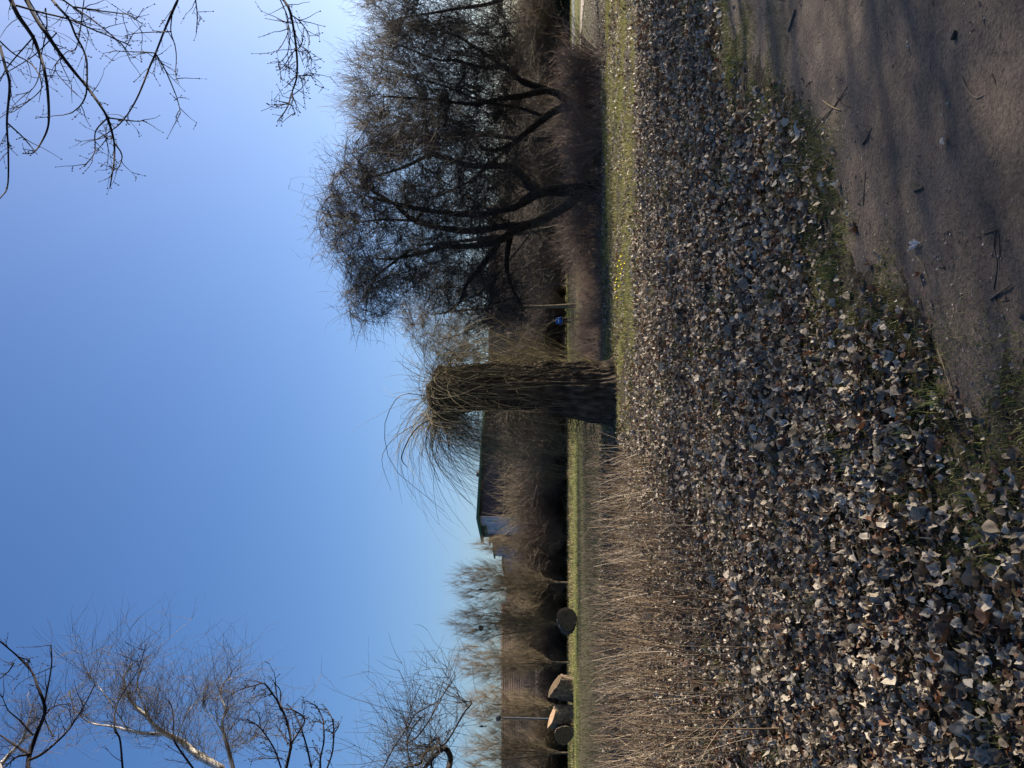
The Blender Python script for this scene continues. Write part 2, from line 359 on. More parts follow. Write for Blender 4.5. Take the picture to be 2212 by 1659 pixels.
mid = [leaf_variant(rng.choice([0, 0, 1, 1]), 8, 1, 1.3) for _ in range(24)]
lo = [leaf_variant(1, 6, 1, 1.2) for _ in range(24)]
def heap(x, y): return np.clip(vnoise(x * 6.5, y * 6.5, s=25) - .42, 0, 1) * .11 + np.clip(vnoise(x * 15, y * 15, s=26) - .45, 0, 1) * .05
def leaf_field(n, y0, y1, var, smin, smax, tilt, lift):
    x, y = wedge(n, y0, y1); keep = rng.random(n) < cover(x, y); x, y = x[keep], y[keep]
    stray = np.where(x - edge_x(y) > -.1, .6, 1.0)
    s = stray * rng.uniform(smin, smax, len(x)) * rng.choice([1.35, 1, .72, .48], len(x), p=[.12, .42, .3, .16])
    c_ = np.clip(cover(x, y), .05, 1); z = hgt(x, y) + .004 + (rng.random(len(x)) ** 1.3 * lift + heap(x, y)) * c_ + s * .15 * np.clip(c_ * 2, .3, 1)
    return np.stack([x, y, z], -1), s
# nearest 300 leaves are parts of the ground, the rest one object of stuff
p1, s1 = leaf_field(25000, 2.1, 5.2, hi, .021, .042, .68, .05)
order = np.argsort(p1[:, 1]); vis = order[(np.abs(p1[order, 0]) < p1[order, 1] * .5) & (edge_x(p1[order, 1]) - p1[order, 0] > -.1)]
pick = vis[p1[vis, 1] > 2.75][:300]; rest = np.setdiff1d(np.arange(len(p1)), pick)
leaf_meshes = []
for q, (V, T, ve) in enumerate(hi):
    leaf_meshes.append(mesh('leaf', V, tris=T, mat=M['leaf'], attrs={'tint': np.full(len(V), (q * .618) % 1.0), 'vein': ve}))
for i in pick:
    fl_ = float(np.clip(cover(p1[i:i+1, 0], p1[i:i+1, 1])[0] * 2, .25, 1))
    o = link('leaf', leaf_meshes[rng.integers(0, 26)], ground)
    o.location = p1[i] + np.array([0, 0, .004]); sz = s1[i] * 1.08; o.scale = (sz, sz, sz)
    o.rotation_euler = (rng.normal(0, .5) * fl_, rng.normal(0, .5) * fl_, rng.uniform(0, 2 * PI))
parts = []
V, T, ti, ve = scatter_leaves(p1[rest], hi, s1[rest], .62)
link('near_leaf_litter', mesh('near_leaf_litter', V, tris=T, mat=M['leaf'], attrs={'tint': ti, 'vein': ve}), kind='stuff', label='curled grey and brown fallen leaves heaped beside the dirt path', category='leaf litter')
p2, s2 = leaf_field(42000, 5.2, 8.8, mid, .024, .046, .85, .055)
V, T, ti, ve = scatter_leaves(p2, mid, s2, .75)
link('middle_leaf_litter', mesh('middle_leaf_litter', V, tris=T, mat=M['leaf'], attrs={'tint': ti, 'vein': ve}), kind='stuff', label='dry fallen leaves a few steps in front of the camera', category='leaf litter')
p2, s2 = leaf_field(56000, 8.8, 14, lo, .030, .056, .9, .055)
V, T, ti, ve = scatter_leaves(p2, lo, s2, .8)
link('fallen_leaves', mesh('fallen_leaves', V, tris=T, mat=M['leaf'], attrs={'tint': ti, 'vein': ve}), kind='stuff', label='wide carpet of dry fallen leaves in front of the big willow trunk', category='leaf litter')
p3, s3 = leaf_field(62000, 14, 28, lo, .040, .068, .9, .04)
V, T, ti, ve = scatter_leaves(p3, lo, s3, .85)
link('far_leaf_litter', mesh('far_leaf_litter', V, tris=T, mat=M['leaf'], attrs={'tint': ti, 'vein': ve * 0}), kind='stuff', label='thin leaf litter strewn around the willow foot and on the green bank', category='leaf litter')

# ------------------------------------------------------------------ grass
def blades(x, y, h, wd, mt, name, tint=None, lean=.5, **props):
    n = len(x); z = hgt(x, y) - .004; a = rng.uniform(0, 2 * PI, n); la = rng.uniform(0, 2 * PI, n); ln = rng.uniform(.1, lean, n)
    c = np.stack([np.cos(a), np.sin(a), 0 * a], -1) * wd[:, None] / 2; l = np.stack([np.cos(la) * ln, np.sin(la) * ln, 0 * a], -1) * h[:, None]
    b = np.stack([x, y, z], -1); up = np.array([0, 0, 1.0]) * h[:, None]
    V = np.stack([b - c, b + c, b + up * .55 + l * .35 + c * .7, b + up * .55 + l * .35 - c * .7, b + up * (1 - ln[:, None] * .35) + l], 1)
    i = np.arange(n)[:, None] * 5
    return link(name, mesh(name, V, quads=i + np.array([0, 1, 2, 3]), tris=i + np.array([3, 2, 4]), mat=mt, smooth=False, attrs={'tint': np.repeat(rng.random(n) if tint is None else tint, 5)}), kind='stuff', **props)
# verge between leaves and path
n = 330000; x, y = wedge(n, 2.0, 10, k=.58)
d = edge_x(y) - x + (vnoise(x * 2, y * 2, s=31) - .5) * .8
g = np.interp(d, [-.35, -.05, .7, 1.2, 1.9], [0, .8, 1, .5, .06]) * np.interp(vnoise(x * 3.5, y * 3.5, s=32), [.35, .6], [.05, 1])
k = rng.random(n) < g; x, y = x[k], y[k]; n = len(x)
blades(x, y, rng.uniform(.014, .050, n), rng.uniform(.0025, .0045, n), M['grass'], 'verge_grass', lean=1.3, label='short worn green grass along the edge of the dirt path', category='grass')
# tufts in the leaf bed
cx, cy = wedge(620, 2.3, 14, k=.6); X, Yv, H = [], [], []
for a, b in zip(cx, cy):
    if edge_x(b) - a < .3: continue
    m_ = rng.integers(20, 60); X.append(a + rng.normal(0, .05, m_)); Yv.append(b + rng.normal(0, .05, m_)); H.append(rng.uniform(.05, .14, m_))
X, Yv, H = map(np.concatenate, (X, Yv, H)); n = len(X)
blades(X, Yv, H, rng.uniform(.004, .007, n), M['grass'], 'grass_tufts', lean=1.0, label='small green grass tufts poking up through the fallen leaves', category='grass')
# sunlit bank on the right and mossy patch on the left of the trunk
n = 150000; y = rng.uniform(14.0, 26.2, n); x = rng.uniform(-8, 15, n)
g = np.where(x > -.9 - (y - 15) * .1, np.interp(y + (vnoise(x * .7, y * .7, s=33) - .5) * 4, [14.6, 16.2, 25, 26.2], [0, 1, 1, .1]), .12) * np.interp(vnoise(x * 1.5, y * 1.5, s=34), [.25, .55], [.1, 1])
k = (rng.random(n) < g) & (np.abs(x) < y * .62); x, y = x[k], y[k]; n = len(x)
blades(x, y, rng.uniform(.03, .10, n), rng.uniform(.008, .014, n), M['lawn_blade'], 'bank_grass', lean=1.0, label='yellow green grass on the sunny bank below the big trees', category='grass')
# far lawn
n = 38000; y = 50 + 60 * rng.random(n) ** .9; x = rng.uniform(-1, 1, n) * y * .62
h = np.interp(y, [27, 100], [.05, .16]) * rng.uniform(.5, 1.3, n)
blades(x, y, h, h * .35, M['lawn_blade'], 'far_lawn_grass', lean=1.0, label='bright green lawn behind the thicket and the willow trunk', category='grass')
n = 22000; y = 18 + 38 * rng.random(n) ** .75; x = rng.uniform(-1, -.08, n) * y * .62  # lawn band whose dark blades stand in for shade from the trees
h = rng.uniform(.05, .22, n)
blades(x, y, h, np.full(n, .02), M['rough'], 'shade_tinted_grass', lean=1.0, label='rough grass tinted dark for tree shade between the thicket and the bright lawn', category='grass')
n = 5000; cx = rng.uniform(-34, -3, 500); cy = rng.uniform(63, 92, 500); x = np.repeat(cx, 10) + rng.normal(0, .25, n); y = np.repeat(cy, 10) + rng.normal(0, .2, n)
blades(x, y, rng.uniform(.15, .42, n), np.full(n, .035), M['straw'], 'dry_grass_tufts', lean=.6, label='straw coloured tufts of dry grass on the far lawn', category='grass')

# ------------------------------------------------------------------ the big pollard willow trunk
TY = 20.4
prof = [(1346, 770, 932), (1330, 775, 925), (1290, 778, 921), (1244, 779, 912), (1185, 779, 899), (1125, 779, 896), (1036, 779, 894), (1006, 786, 899), (976, 790, 907), (961, 794, 909), (948, 799, 904), (938, 806, 893), (931, 818, 868), (928, 830, 850)]
pz = np.array([P(a, 829.5, TY)[2] for a, _, _ in prof]); pr = np.array([P(a, b, TY)[0] for a, b, _ in prof]); pl = np.array([P(a, c, TY)[0] for a, _, c in prof])
willow = thing('pollard_willow', 'thick dark willow trunk cut off at head height with a mop of thin arching whips', 'tree', (float((pl[1] + pr[1]) / 2), TY, 0))
def trunk_mesh():
    NA, NZ = 190, 180; z = np.linspace(pz[0], pz[-1], NZ)
    z = pz[0] + (pz[-1] - pz[0]) * (1 - (1 - np.linspace(0, 1, NZ)) ** 1.15)
    c = np.interp(z, pz, (pl + pr) / 2); r = np.interp(z, pz, (pr - pl) / 2)
    a = np.linspace(0, 2 * PI, NA, endpoint=False); A, Z = np.meshgrid(a, z); C = c[:, None]; R = r[:, None] * (1 + .05 * np.sin(A * 3 + 1) + .03 * np.sin(A * 5 + Z)) 
    ca, sa = np.cos(A), np.sin(A)
    # long twisted furrows; noise is sampled on a cylinder so it closes
    tw = A + Z * .10 + .25 * (vnoise(ca * 2 + 7, sa * 2, Z * .8, s=41) - .5)
    def rid(f, fz, s): 
        v = vnoise(np.cos(tw) * f + 40, np.sin(tw) * f + 40, Z * fz, s=s); return 1 - np.abs(2 * v - 1)
    brk = .35 + .65 * vnoise(np.cos(tw) * 9, np.sin(tw) * 9, Z * 3.1, s=48); furrow = rid(8.5, 1.3, 42) ** 1.7 * .13 * brk + rid(17, 3.0, 43) ** 1.5 * .06
    plates = (vnoise(np.cos(tw) * 26, np.sin(tw) * 26, Z * 9, s=44) - .5) * .034
    lump = (vnoise(ca * 2.2, sa * 2.2, Z * 1.2, s=45) - .5) * .14
    topf = np.clip((Z - (pz[-1] - .75)) / .6, 0, 1); knob = topf * (vnoise(ca * 4, sa * 4, Z * 3.2, s=46) - .5) * .36 + topf * (vnoise(ca * 9, sa * 9, Z * 7, s=49) - .5) * .16
    R = R + lump - furrow + plates + knob
    foot = np.clip((.5 - Z) / .5, 0, 1) ** 2 * (.24 * np.maximum(0, np.cos(A * 5 + .7)) ** 1.5 + .03)
    R = R + foot
    zz = Z + topf * (vnoise(ca * 3, sa * 3, Z * 0, s=47) - .5) * .22
    V = np.stack([C + ca * R, TY + sa * R * .92, zz], -1).reshape(-1, 3) 
    idx = np.arange(NA * NZ).reshape(NZ, NA); Q = np.stack([idx[:-1], np.roll(idx[:-1], -1, 1), np.roll(idx[1:], -1, 1), idx[1:]], -1).reshape(-1, 4)
    top = len(V); V = np.vstack([V, [[c[-1], TY, pz[-1] + .05]]]); T = np.stack([idx[-1], np.roll(idx[-1], -1), np.full(NA, top)], -1)
    V -= np.array(willow.location)
    return mesh('trunk', V, Q, T, M['bark'])
link('trunk', trunk_mesh(), willow)
WL = np.array(willow.location)
def arc(start, d0, length, droop, n=11, jit=.06, r0=.011, curl=0.0):
    p = [np.array(start, float)]; d = nrm(np.array(d0, float)); st = length / (n - 1); bend = rng.normal(0, jit, 3)
    for i in range(n - 1):
        d = nrm(d + np.array([0, 0, -droop * st]) + rng.normal(0, jit * .6, 3) + bend * .5); p.append(p[-1] + d * st)
    rad = np.linspace(r0, r0 * .3, n); return np.array(p), rad
def head_point():
    """random point on the willow's head"""
    z = rng.uniform(4.05, 4.85); a = rng.uniform(0, 2 * PI); c = np.interp(z, pz, (pl + pr) / 2); r = np.interp(z, pz, (pr - pl) / 2) * .93
    return np.array([c + math.cos(a) * r, TY + math.sin(a) * r * .9, z]), a
whips = []
for i in range(300):
    s, a = head_point(); left = rng.random()
    if left < .46:      # long arcs out to the left
        d = np.array([-rng.uniform(.35, 1.0), rng.normal(0, .45), rng.uniform(.2, 1.3)]); L = rng.uniform(1.2, 3.9); dr = rng.uniform(.45, .85)
        s[0] = min(s[0], WL[0] + .1)
    elif left < .64:     # up and right
        d = np.array([rng.uniform(.1, .8), rng.normal(0, .4), rng.uniform(.5, 1.3)]); L = rng.uniform(.9, 2.4); dr = rng.uniform(.6, 1.0)
    elif left < .80:    # falling down the front of the trunk
        d = np.array([rng.normal(0, .5), -rng.uniform(.3, .9), rng.uniform(-.2, .7)]); L = rng.uniform(1.2, 3.2); dr = rng.uniform(.9, 1.6); s[1] = TY - .5
    else:
        d = np.array([rng.normal(0, .5), rng.normal(0, .5), 1.0]); L = rng.uniform(.6, 1.9); dr = rng.uniform(.3, .8)
    whips.append(arc(s, d, L, dr, n=12, jit=.10, r0=rng.uniform(.004, .009)))
for p, r in whips:
    V, Q, T = tubes([(p - WL, r)], 4); link('whip', mesh('whip', V, Q, mat=M['whip'], attrs={'tint': T}), willow)
more = []
for i in range(340):
    s, a = head_point(); u = rng.random()
    if u < .74: s[0] = min(s[0], WL[0] - .35); d = np.array([-rng.uniform(.3, 1.2), rng.normal(0, .7), rng.uniform(-.5, 1.3)]); L = rng.uniform(1.4, 4.4) * rng.uniform(.7, 1); dr = rng.uniform(.35, 1.1)
    elif u < .85: d = np.array([rng.normal(.2, .5), -rng.uniform(.2, .8), rng.uniform(-.2, .6)]); L = rng.uniform(.8, 2.6); dr = rng.uniform(.9, 1.7); s[1] = TY - .5
    else: d = np.array([rng.normal(.2, .5), rng.normal(0, .5), rng.uniform(.4, 1.0)]); L = rng.uniform(.5, 1.7); dr = rng.uniform(.5, 1.0)
    p, r = arc(s, d, L, dr, n=9, jit=.13, r0=rng.uniform(.003, .006)); more.append((p, r))
    if rng.random() < .5:
        j = rng.integers(2, 6); more.append(arc(p[j], nrm(p[j + 1] - p[j]) + rng.normal(0, .35, 3), L * .4, dr, n=6, jit=.08, r0=.004))
for i in range(170):
    s, a = head_point(); s[1] = TY - .5; d = np.array([rng.normal(.15, .8), -rng.uniform(.2, .9), rng.uniform(-.2, .9)]); more.append(arc(s, d, rng.uniform(1.6, 3.6), rng.uniform(1.0, 1.9), n=10, jit=.09, r0=rng.uniform(.004, .0065)))
for i in range(90):
    s, a = head_point(); s[0] = max(s[0], WL[0] + .4); d = np.array([rng.uniform(.3, 1.0), rng.normal(0, .5), rng.uniform(.1, .9)]); more.append(arc(s, d, rng.uniform(1.2, 3.0), rng.uniform(.9, 1.6), n=9, jit=.10, r0=rng.uniform(.003, .006)))
for i in range(140):
    s, a = head_point(); s[0] = min(s[0], WL[0] - .45); d = np.array([-rng.uniform(.4, 1.0), rng.normal(0, .6), rng.uniform(-.1, .9)]); more.append(arc(s, d, rng.uniform(2.2, 4.4), rng.uniform(.8, 1.5), n=10, jit=.13, r0=rng.uniform(.003, .006)))
for i in range(150):
    z = rng.uniform(2.0, 4.2); c = np.interp(z, pz, pl) + .08; d = np.array([-rng.uniform(.5, 1.2), rng.normal(0, .6), rng.uniform(.2, 1.2)]); more.append(arc((c, TY + rng.uniform(-.4, .4), z), d, rng.uniform(1.0, 3.0), rng.uniform(.8, 1.5), n=9, jit=.11, r0=rng.uniform(.003, .006)))
# shoots rising from the right flank and lower left flank
for i in range(200):
    z = rng.uniform(2.0, 4.5); a = rng.uniform(-PI, 0); c = np.interp(z, pz, (pl + pr) / 2); rr_ = np.interp(z, pz, (pr - pl) / 2) * 1.0; d = np.array([math.cos(a) * .8 + rng.normal(0, .3), math.sin(a) * .7, rng.uniform(-.3, .8)]); more.append(arc((c + math.cos(a) * rr_, TY + math.sin(a) * rr_ * .92, z), d, rng.uniform(.8, 2.6), rng.uniform(1.2, 2.2), n=9, jit=.09, r0=rng.uniform(.004, .007)))
for i in range(110):
    z = rng.uniform(.4, 3.4); c = np.interp(z, pz, pr) - .06
    d = np.array([rng.uniform(.12, .5), rng.normal(0, .15), 1.0]); more.append(arc((c, TY + rng.uniform(-.3, .3), z), d, rng.uniform(.8, 2.8), .06, n=8, jit=.03, r0=rng.uniform(.006, .010)))
for i in range(110):
    z = rng.uniform(.5, 2.6); c = np.interp(z, pz, pl) + .08
    d = np.array([-rng.uniform(.5, 1.4), rng.normal(0, .35), rng.uniform(-.2, 1.0)]); more.append(arc((c, TY + rng.uniform(-.3, .2), z), d, rng.uniform(.4, 1.5), rng.uniform(.2, .8), n=7, jit=.08, r0=rng.uniform(.004, .009)))
V, Q, T = tubes([(p - WL, r) for p, r in more], 3)
link('fine_whips', mesh('fine_whips', V, Q, mat=M['whip'], attrs={'tint': T}), willow, kind='stuff')
limbs = []
for (pts, r) in [([(960, 893), (900, 925), (868, 985), (880, 1010)], .028), ([(945, 880), (920, 960), (950, 1040)], .02), ([(950, 905), (935, 980), (990, 1060), (1020, 1090)], .014), ([(1005, 790), (985, 768), (960, 750), (925, 728)], .016), ([(940, 860), (880, 850), (850, 870), (830, 930), (850, 1010), (925, 1075), (960, 1105)], .013), ([(945, 890), (860, 940), (825, 990), (845, 1060)], .012), ([(1200, 905), (1215, 940), (1250, 1000)], .013), ([(1222, 843), (1240, 880), (1242, 905)], .012)]:
    q = smooth_poly([P(a, b, TY - .3 - .2 * i / len(pts)) for i, (a, b) in enumerate(pts)], 14); rr = np.linspace(r, r * .3, 14)
    o = tube_obj('limb', [(q - WL, rr)], M['dark_branch'] if r > .015 else M['whip'], willow, 6)

# ------------------------------------------------------------------ tree growing
def grow(limbs, targets, rate=.012, tipr=.006, jit=.06, up=0.0):
    """limbs: list of (pts, radii). Every target is joined to the nearest node of what has grown so far."""
    pos = np.zeros((len(targets) * 5 + sum(len(l[0]) for l in limbs) + 10, 3)); tan = np.zeros_like(pos); rad = np.zeros(len(pos)); n = 0
    for p, r in limbs:
        k = len(p); pos[n:n + k] = p; tan[n:n + k] = nrm(np.gradient(p, axis=0)); rad[n:n + k] = r; n += k
    d0 = np.array([np.min(np.linalg.norm(pos[:n] - t, axis=1)) for t in targets]); out = []
    for i in np.argsort(d0):
        t = targets[i]; v = t - pos[:n]; d = np.linalg.norm(v, axis=1); cost = d * (1.35 - .45 * (v * tan[:n]).sum(1) / np.maximum(d, 1e-6))
        j = int(np.argmin(cost)); L = d[j]
        if L < .05: continue
        c = pos[j] + tan[j] * L * .38 + rng.normal(0, jit * L, 3) + np.array([0, 0, up * L]); u = np.linspace(0, 1, 5)[:, None]
        q = (1 - u) ** 2 * pos[j] + 2 * u * (1 - u) * c + u ** 2 * t; q[1:-1] += rng.normal(0, jit * .35 * L, (3, 3))
        r0 = min(rad[j] * .75, tipr + rate * L); rr = np.linspace(r0, max(tipr * .7, r0 * .45), 5); out.append((q, rr))
        pos[n:n + 4] = q[1:]; tan[n:n + 4] = nrm(np.gradient(q, axis=0))[1:]; rad[n:n + 4] = rr[1:]; n += 4
    return out, pos[:n], tan[:n]
def twigs(pos, tan, n, L0, L1, r, npts=4, follow=.6, spread=.6, up=0.0, droop=0.0, wig=.12, side=None):
    j = rng.integers(0, len(pos), n); L = rng.uniform(L0, L1, n); st = (L / (npts - 1))[:, None]
    d = nrm(tan[j] * follow + rng.normal(0, spread, (n, 3)) + np.array([0, 0, up])); Pn = [pos[j]]
    if side is not None: d = nrm(d + np.array(side))
    for i in range(npts - 1):
        d = nrm(d + np.array([0, 0, -droop]) * st + rng.normal(0, wig, (n, 3))); Pn.append(Pn[-1] + d * st)
    Pn = np.stack(Pn, 1); R = np.linspace(1, .4, npts)[None] * r * rng.uniform(.7, 1.3, (n, 1)); 
    T = np.repeat(d[:, None], npts, 1); return Pn, R, Pn.reshape(-1, 3), T.reshape(-1, 3)
def arr_obj(name, L, mt, parent=None, S=3, off=None, **props):
    Vs, Qs, Ts, b = [], [], [], 0
    for Pn, R in L:
        if off is not None: Pn = Pn - off
        v, q, t = tube_arr(Pn, R, S); Vs.append(v); Qs.append(q + b); Ts.append(t); b += len(v)
    return link(name, mesh(name, np.concatenate(Vs), np.concatenate(Qs), mat=mt, attrs={'tint': np.concatenate(Ts)}), parent, **props)
def poly_targets(poly, n, Y0, dY):
    poly = np.array(poly, float); lo_, hi_ = poly.min(0), poly.max(0); out = []
    while len(out) < n:
        a = rng.uniform(lo_, hi_, (n * 3, 2)); a = a[in_poly(a[:, 0], a[:, 1], poly)]
        for q in a: out.append(P(q[0], q[1], Y0 + rng.uniform(-1, 1) * dY))
    return np.array(out[:n])
C2 = lambda a: (658.3 + .2976 * a[0], .2976 * a[1])
C3 = lambda a: (658.3 + .2728 * a[0], 384 + .2728 * a[1])
def limbs_of(spec, Y, parent, mt, off, name='limb', wob=.8, sides=7):
    out = []
    for i_, (pts, r0, r1) in enumerate(spec):
        k = len(pts); dy = np.cumsum(rng.normal(0, wob / 3, k)); dy -= dy[0]
        q = smooth_poly([P(x_, y_, Y + dy[i]) for i, (x_, y_) in enumerate(pts)], k * 4)
        q[-1, 2] = max(q[-1, 2], 0); rr = np.linspace(r0, r1, len(q)) * (1 + .12 * rng.normal(0, 1, len(q)).clip(-1, 1)); rr[0] *= .45 if i_ else 1.25; rr[1] *= .85 if i_ else 1.1; out.append((q, rr))
    nm = 'trunk'
    for i, (q, rr) in enumerate(out):
        tube_obj('trunk' if i < 1 else name, [(q - off, rr)], mt, parent, sides)
    return out
def image_tree(label, Y, spec, poly, n1, dY, tw, tmat, bmat=None, group=None, rate=.014, tipr=.010, droop=.5, up=0.0, tr=.0075, tl=(.35, 1.1)):
    g0 = P(*spec[0][0][0], Y); off = np.array([g0[0], Y, 0.0])
    root = thing('bare_tree', label, 'tree', off, group)
    spec = [([(max(spec[0][0][0][0], 1199 + 2659 / Y + 3), spec[0][0][0][1])] + list(spec[0][0][1:]), spec[0][1], spec[0][2])] + list(spec[1:])
    lm = limbs_of(spec, Y, root, bmat or M['dark_branch'], off)
    tg = poly_targets(poly, n1, Y, dY)
    br, pos, tan = grow(lm, tg, rate, tipr, up=up * .3)
    V, Q, T = tubes([(p - off, r) for p, r in br], 4); link('branches', mesh('branches', V, Q, mat=bmat or M['dark_branch'], attrs={'tint': T}), root, kind='stuff')
    nb = len(lm) and sum(len(l[0]) for l in lm)
    cpos, ctan = pos[nb:], tan[nb:]
    a = twigs(cpos, ctan, tw, tl[0], tl[1], tr, 3, .5, .55, up, droop); b = twigs(a[2], a[3], int(tw * 1.6), .15, .55, tr * .75, 2, .5, .6, up, droop)
    arr_obj('twigs', [a[:2], b[:2]], tmat, root, 3, off, kind='stuff')
    return root
specA = [([C3((2310, 60)), C3((2150, 95)), C3((1990, 100)), C3((1870, 115)), C3((1760, 170)), C3((1640, 240)), C3((1300, 290)), C3((880, 240)), C3((500, 150))], .25, .05),
         ([C3((2190, 110)), C3((2110, 190)), C3((1960, 290)), C3((1780, 370)), C3((1560, 385)), C3((1350, 420)), C3((1100, 400)), C3((860, 330)), C3((700, 200)), C3((530, 100)), C3((480, 10))], .20, .04),
         ([C3((1870, 115)), C3((1760, 40)), C2((1600, 1300)), C2((1480, 1210)), C2((1200, 1200)), C2((1000, 1140)), C2((900, 1130)), C2((700, 1220)), C2((430, 1300))], .19, .035),
         ([C3((1780, 370)), C3((1640, 430)), C3((1540, 500)), C3((1300, 540)), C3((1100, 545)), C3((940, 590)), C3((720, 640)), C3((560, 640))], .17, .03),
         ([C3((1560, 490)), C3((1400, 700)), C3((1280, 850)), C3((1230, 980)), C3((1100, 1080))], .12, .03),
         ([C3((1640, 430)), C3((1610, 560)), C3((1600, 720)), C3((1640, 860)), C3((1720, 1020))], .12, .03),
         ([C3((1540, 740)), C3((1470, 900)), C3((1460, 1000)), C3((1440, 1150))], .06, .02),
         ([C3((860, 560)), C3((580, 770)), C3((500, 930)), C3((480, 1100))], .05, .015),
         ([C3((900, 340)), C3((600, 330)), C3((430, 350)), C3((300, 300))], .05, .02)]
polyA = [(700, 400), (695, 500), (738, 560), (745, 640), (765, 712), (830, 690), (880, 640), (960, 670), (1010, 705), (1080, 715), (1130, 690), (1120, 590), (1075, 540), (1100, 480), (1110, 400), (1130, 330), (1080, 300), (1000, 270), (900, 260), (800, 290), (745, 310), (715, 370)]
treeA = image_tree('large dark spreading tree with forked trunk and a round nest near its top', 26.5, specA, polyA, 950, 2.6, 11000, M['twig'], droop=.45, tl=(.35, 1.35))
specB = [([C2((2110, 735)), C2((1960, 770)), C2((1850, 790)), C2((1750, 850)), C2((1600, 970)), C2((1480, 1060)), C2((1300, 1080)), C2((1150, 900)), C2((900, 850))], .2, .03),
         ([C2((1960, 770)), C2((1780, 660)), C2((1560, 700)), C2((1400, 720)), C2((1220, 755)), C2((900, 720)), C2((600, 700))], .15, .03),
         ([C2((1780, 650)), C2((1600, 600)), C2((1500, 530)), C2((1440, 480)), C2((1280, 490)), C2((1100, 440)), C2((950, 430)), C2((700, 330))], .13, .03),
         ([C2((1440, 480)), C2((1250, 350)), C2((1050, 240)), C2((800, 190)), C2((600, 160))], .08, .02),
         ([C2((1750, 850)), C2((1550, 780)), C2((1300, 740)), C2((1000, 620)), C2((600, 520))], .08, .02)]
polyB = [(800, 60), (775, 120), (765, 150), (758, 240), (790, 290), (850, 330), (950, 320), (1060, 320), (1130, 250), (1130, 100), (1090, 40), (980, 30), (880, 40)]
image_tree('dark tree with a bent leaning trunk and upswept twigs behind the reddish shrubs', 29, specB, polyB, 700, 2.6, 7500, M['twig'], droop=-.3, up=.5, tl=(.4, 1.3))
specC = [([(1295, -60), (1180, -70), (1080, -60), (980, -50), (860, -40)], .2, .04), ([(1180, -70), (1080, 0), (980, 20), (860, 40)], .12, .03), ([(1150, -70), (1060, -130), (900, -160), (780, -150)], .12, .03)]
polyC = [(780, -60), (785, 0), (815, 50), (860, 80), (1000, 85), (1110, 60), (1130, -60), (1120, -240), (900, -260), (780, -200)]
image_tree('bare tree at the right end of the row, only half in view', 30, specC, polyC, 560, 3.0, 6500, M['twig'], droop=-.2, up=.4, tl=(.4, 1.3))
specD = [([(1240, 660), (1100, 665), (1000, 670), (930, 680)], .16, .04), ([(1100, 665), (1000, 720), (920, 740)], .07, .02), ([(1100, 665), (980, 620), (900, 640)], .07, .02)]
polyD = [(858, 640), (862, 700), (900, 745), (960, 775), (1050, 790), (1060, 600), (980, 570), (900, 590)]
image_tree('pale thin twigged bare tree seen between the dark tree and the willow trunk', 58, specD, polyD, 330, 3.5, 4200, M['far_twig'], bmat=M['far_twig'], rate=.012, tipr=.014, droop=.2, tr=.010, tl=(.6, 1.6))
specE = [([(1262, 300), (1150, 300), (1000, 290), (860, 300)], .2, .05), ([(1150, 300), (1020, 200), (900, 160)], .1, .03), ([(1120, 300), (1000, 400), (880, 440)], .1, .03)]
polyE = [(770, 280), (800, 180), (880, 100), (1100, 60), (1200, 200), (1200, 450), (1100, 520), (900, 480), (800, 420)]
image_tree('bare tree half hidden behind the two dark trees at the right', 42, specE, polyE, 420, 4, 4000, M['twig'], rate=.016, tipr=.014, droop=.1, tr=.0085, tl=(.6, 1.6))
specF = [([(1260, 480), (1150, 500), (1000, 520), (900, 530)], .2, .05), ([(1150, 500), (1050, 620), (980, 660)], .1, .03), ([(1120, 500), (1000, 420), (900, 400)], .1, .03)]
polyF = [(840, 480), (860, 560), (960, 600), (1060, 640), (1180, 620), (1200, 450), (1180, 380), (1000, 350), (880, 380)]
image_tree('leafless tree standing behind the crown of the dark forked tree', 46, specF, polyF, 320, 4, 3300, M['twig'], rate=.016, tipr=.014, droop=.1, tr=.0085, tl=(.6, 1.6))

# nest of mistletoe-like twigs in the dark tree
nc = P(751, 478, 26.2); a = rng.normal(0, 1, (260, 3)); a = nrm(a) + rng.normal(0, .12, (260, 3)) * rng.uniform(.3, 1.15, (260, 1)) * np.array([.23, .23, .17]); L_ = []
for q in a:
    t = nrm(np.cross(q, rng.normal(0, 1, 3))) * .2; L_.append(np.stack([q - t, q + nrm(q) * .03, q + t]))
o = arr_obj('bird_nest', [(np.array(L_), np.full((260, 3), .008))], M['dark_branch'], None, 3, None, label='round dark stick nest high in the forked tree', category='nest'); o.location = nc

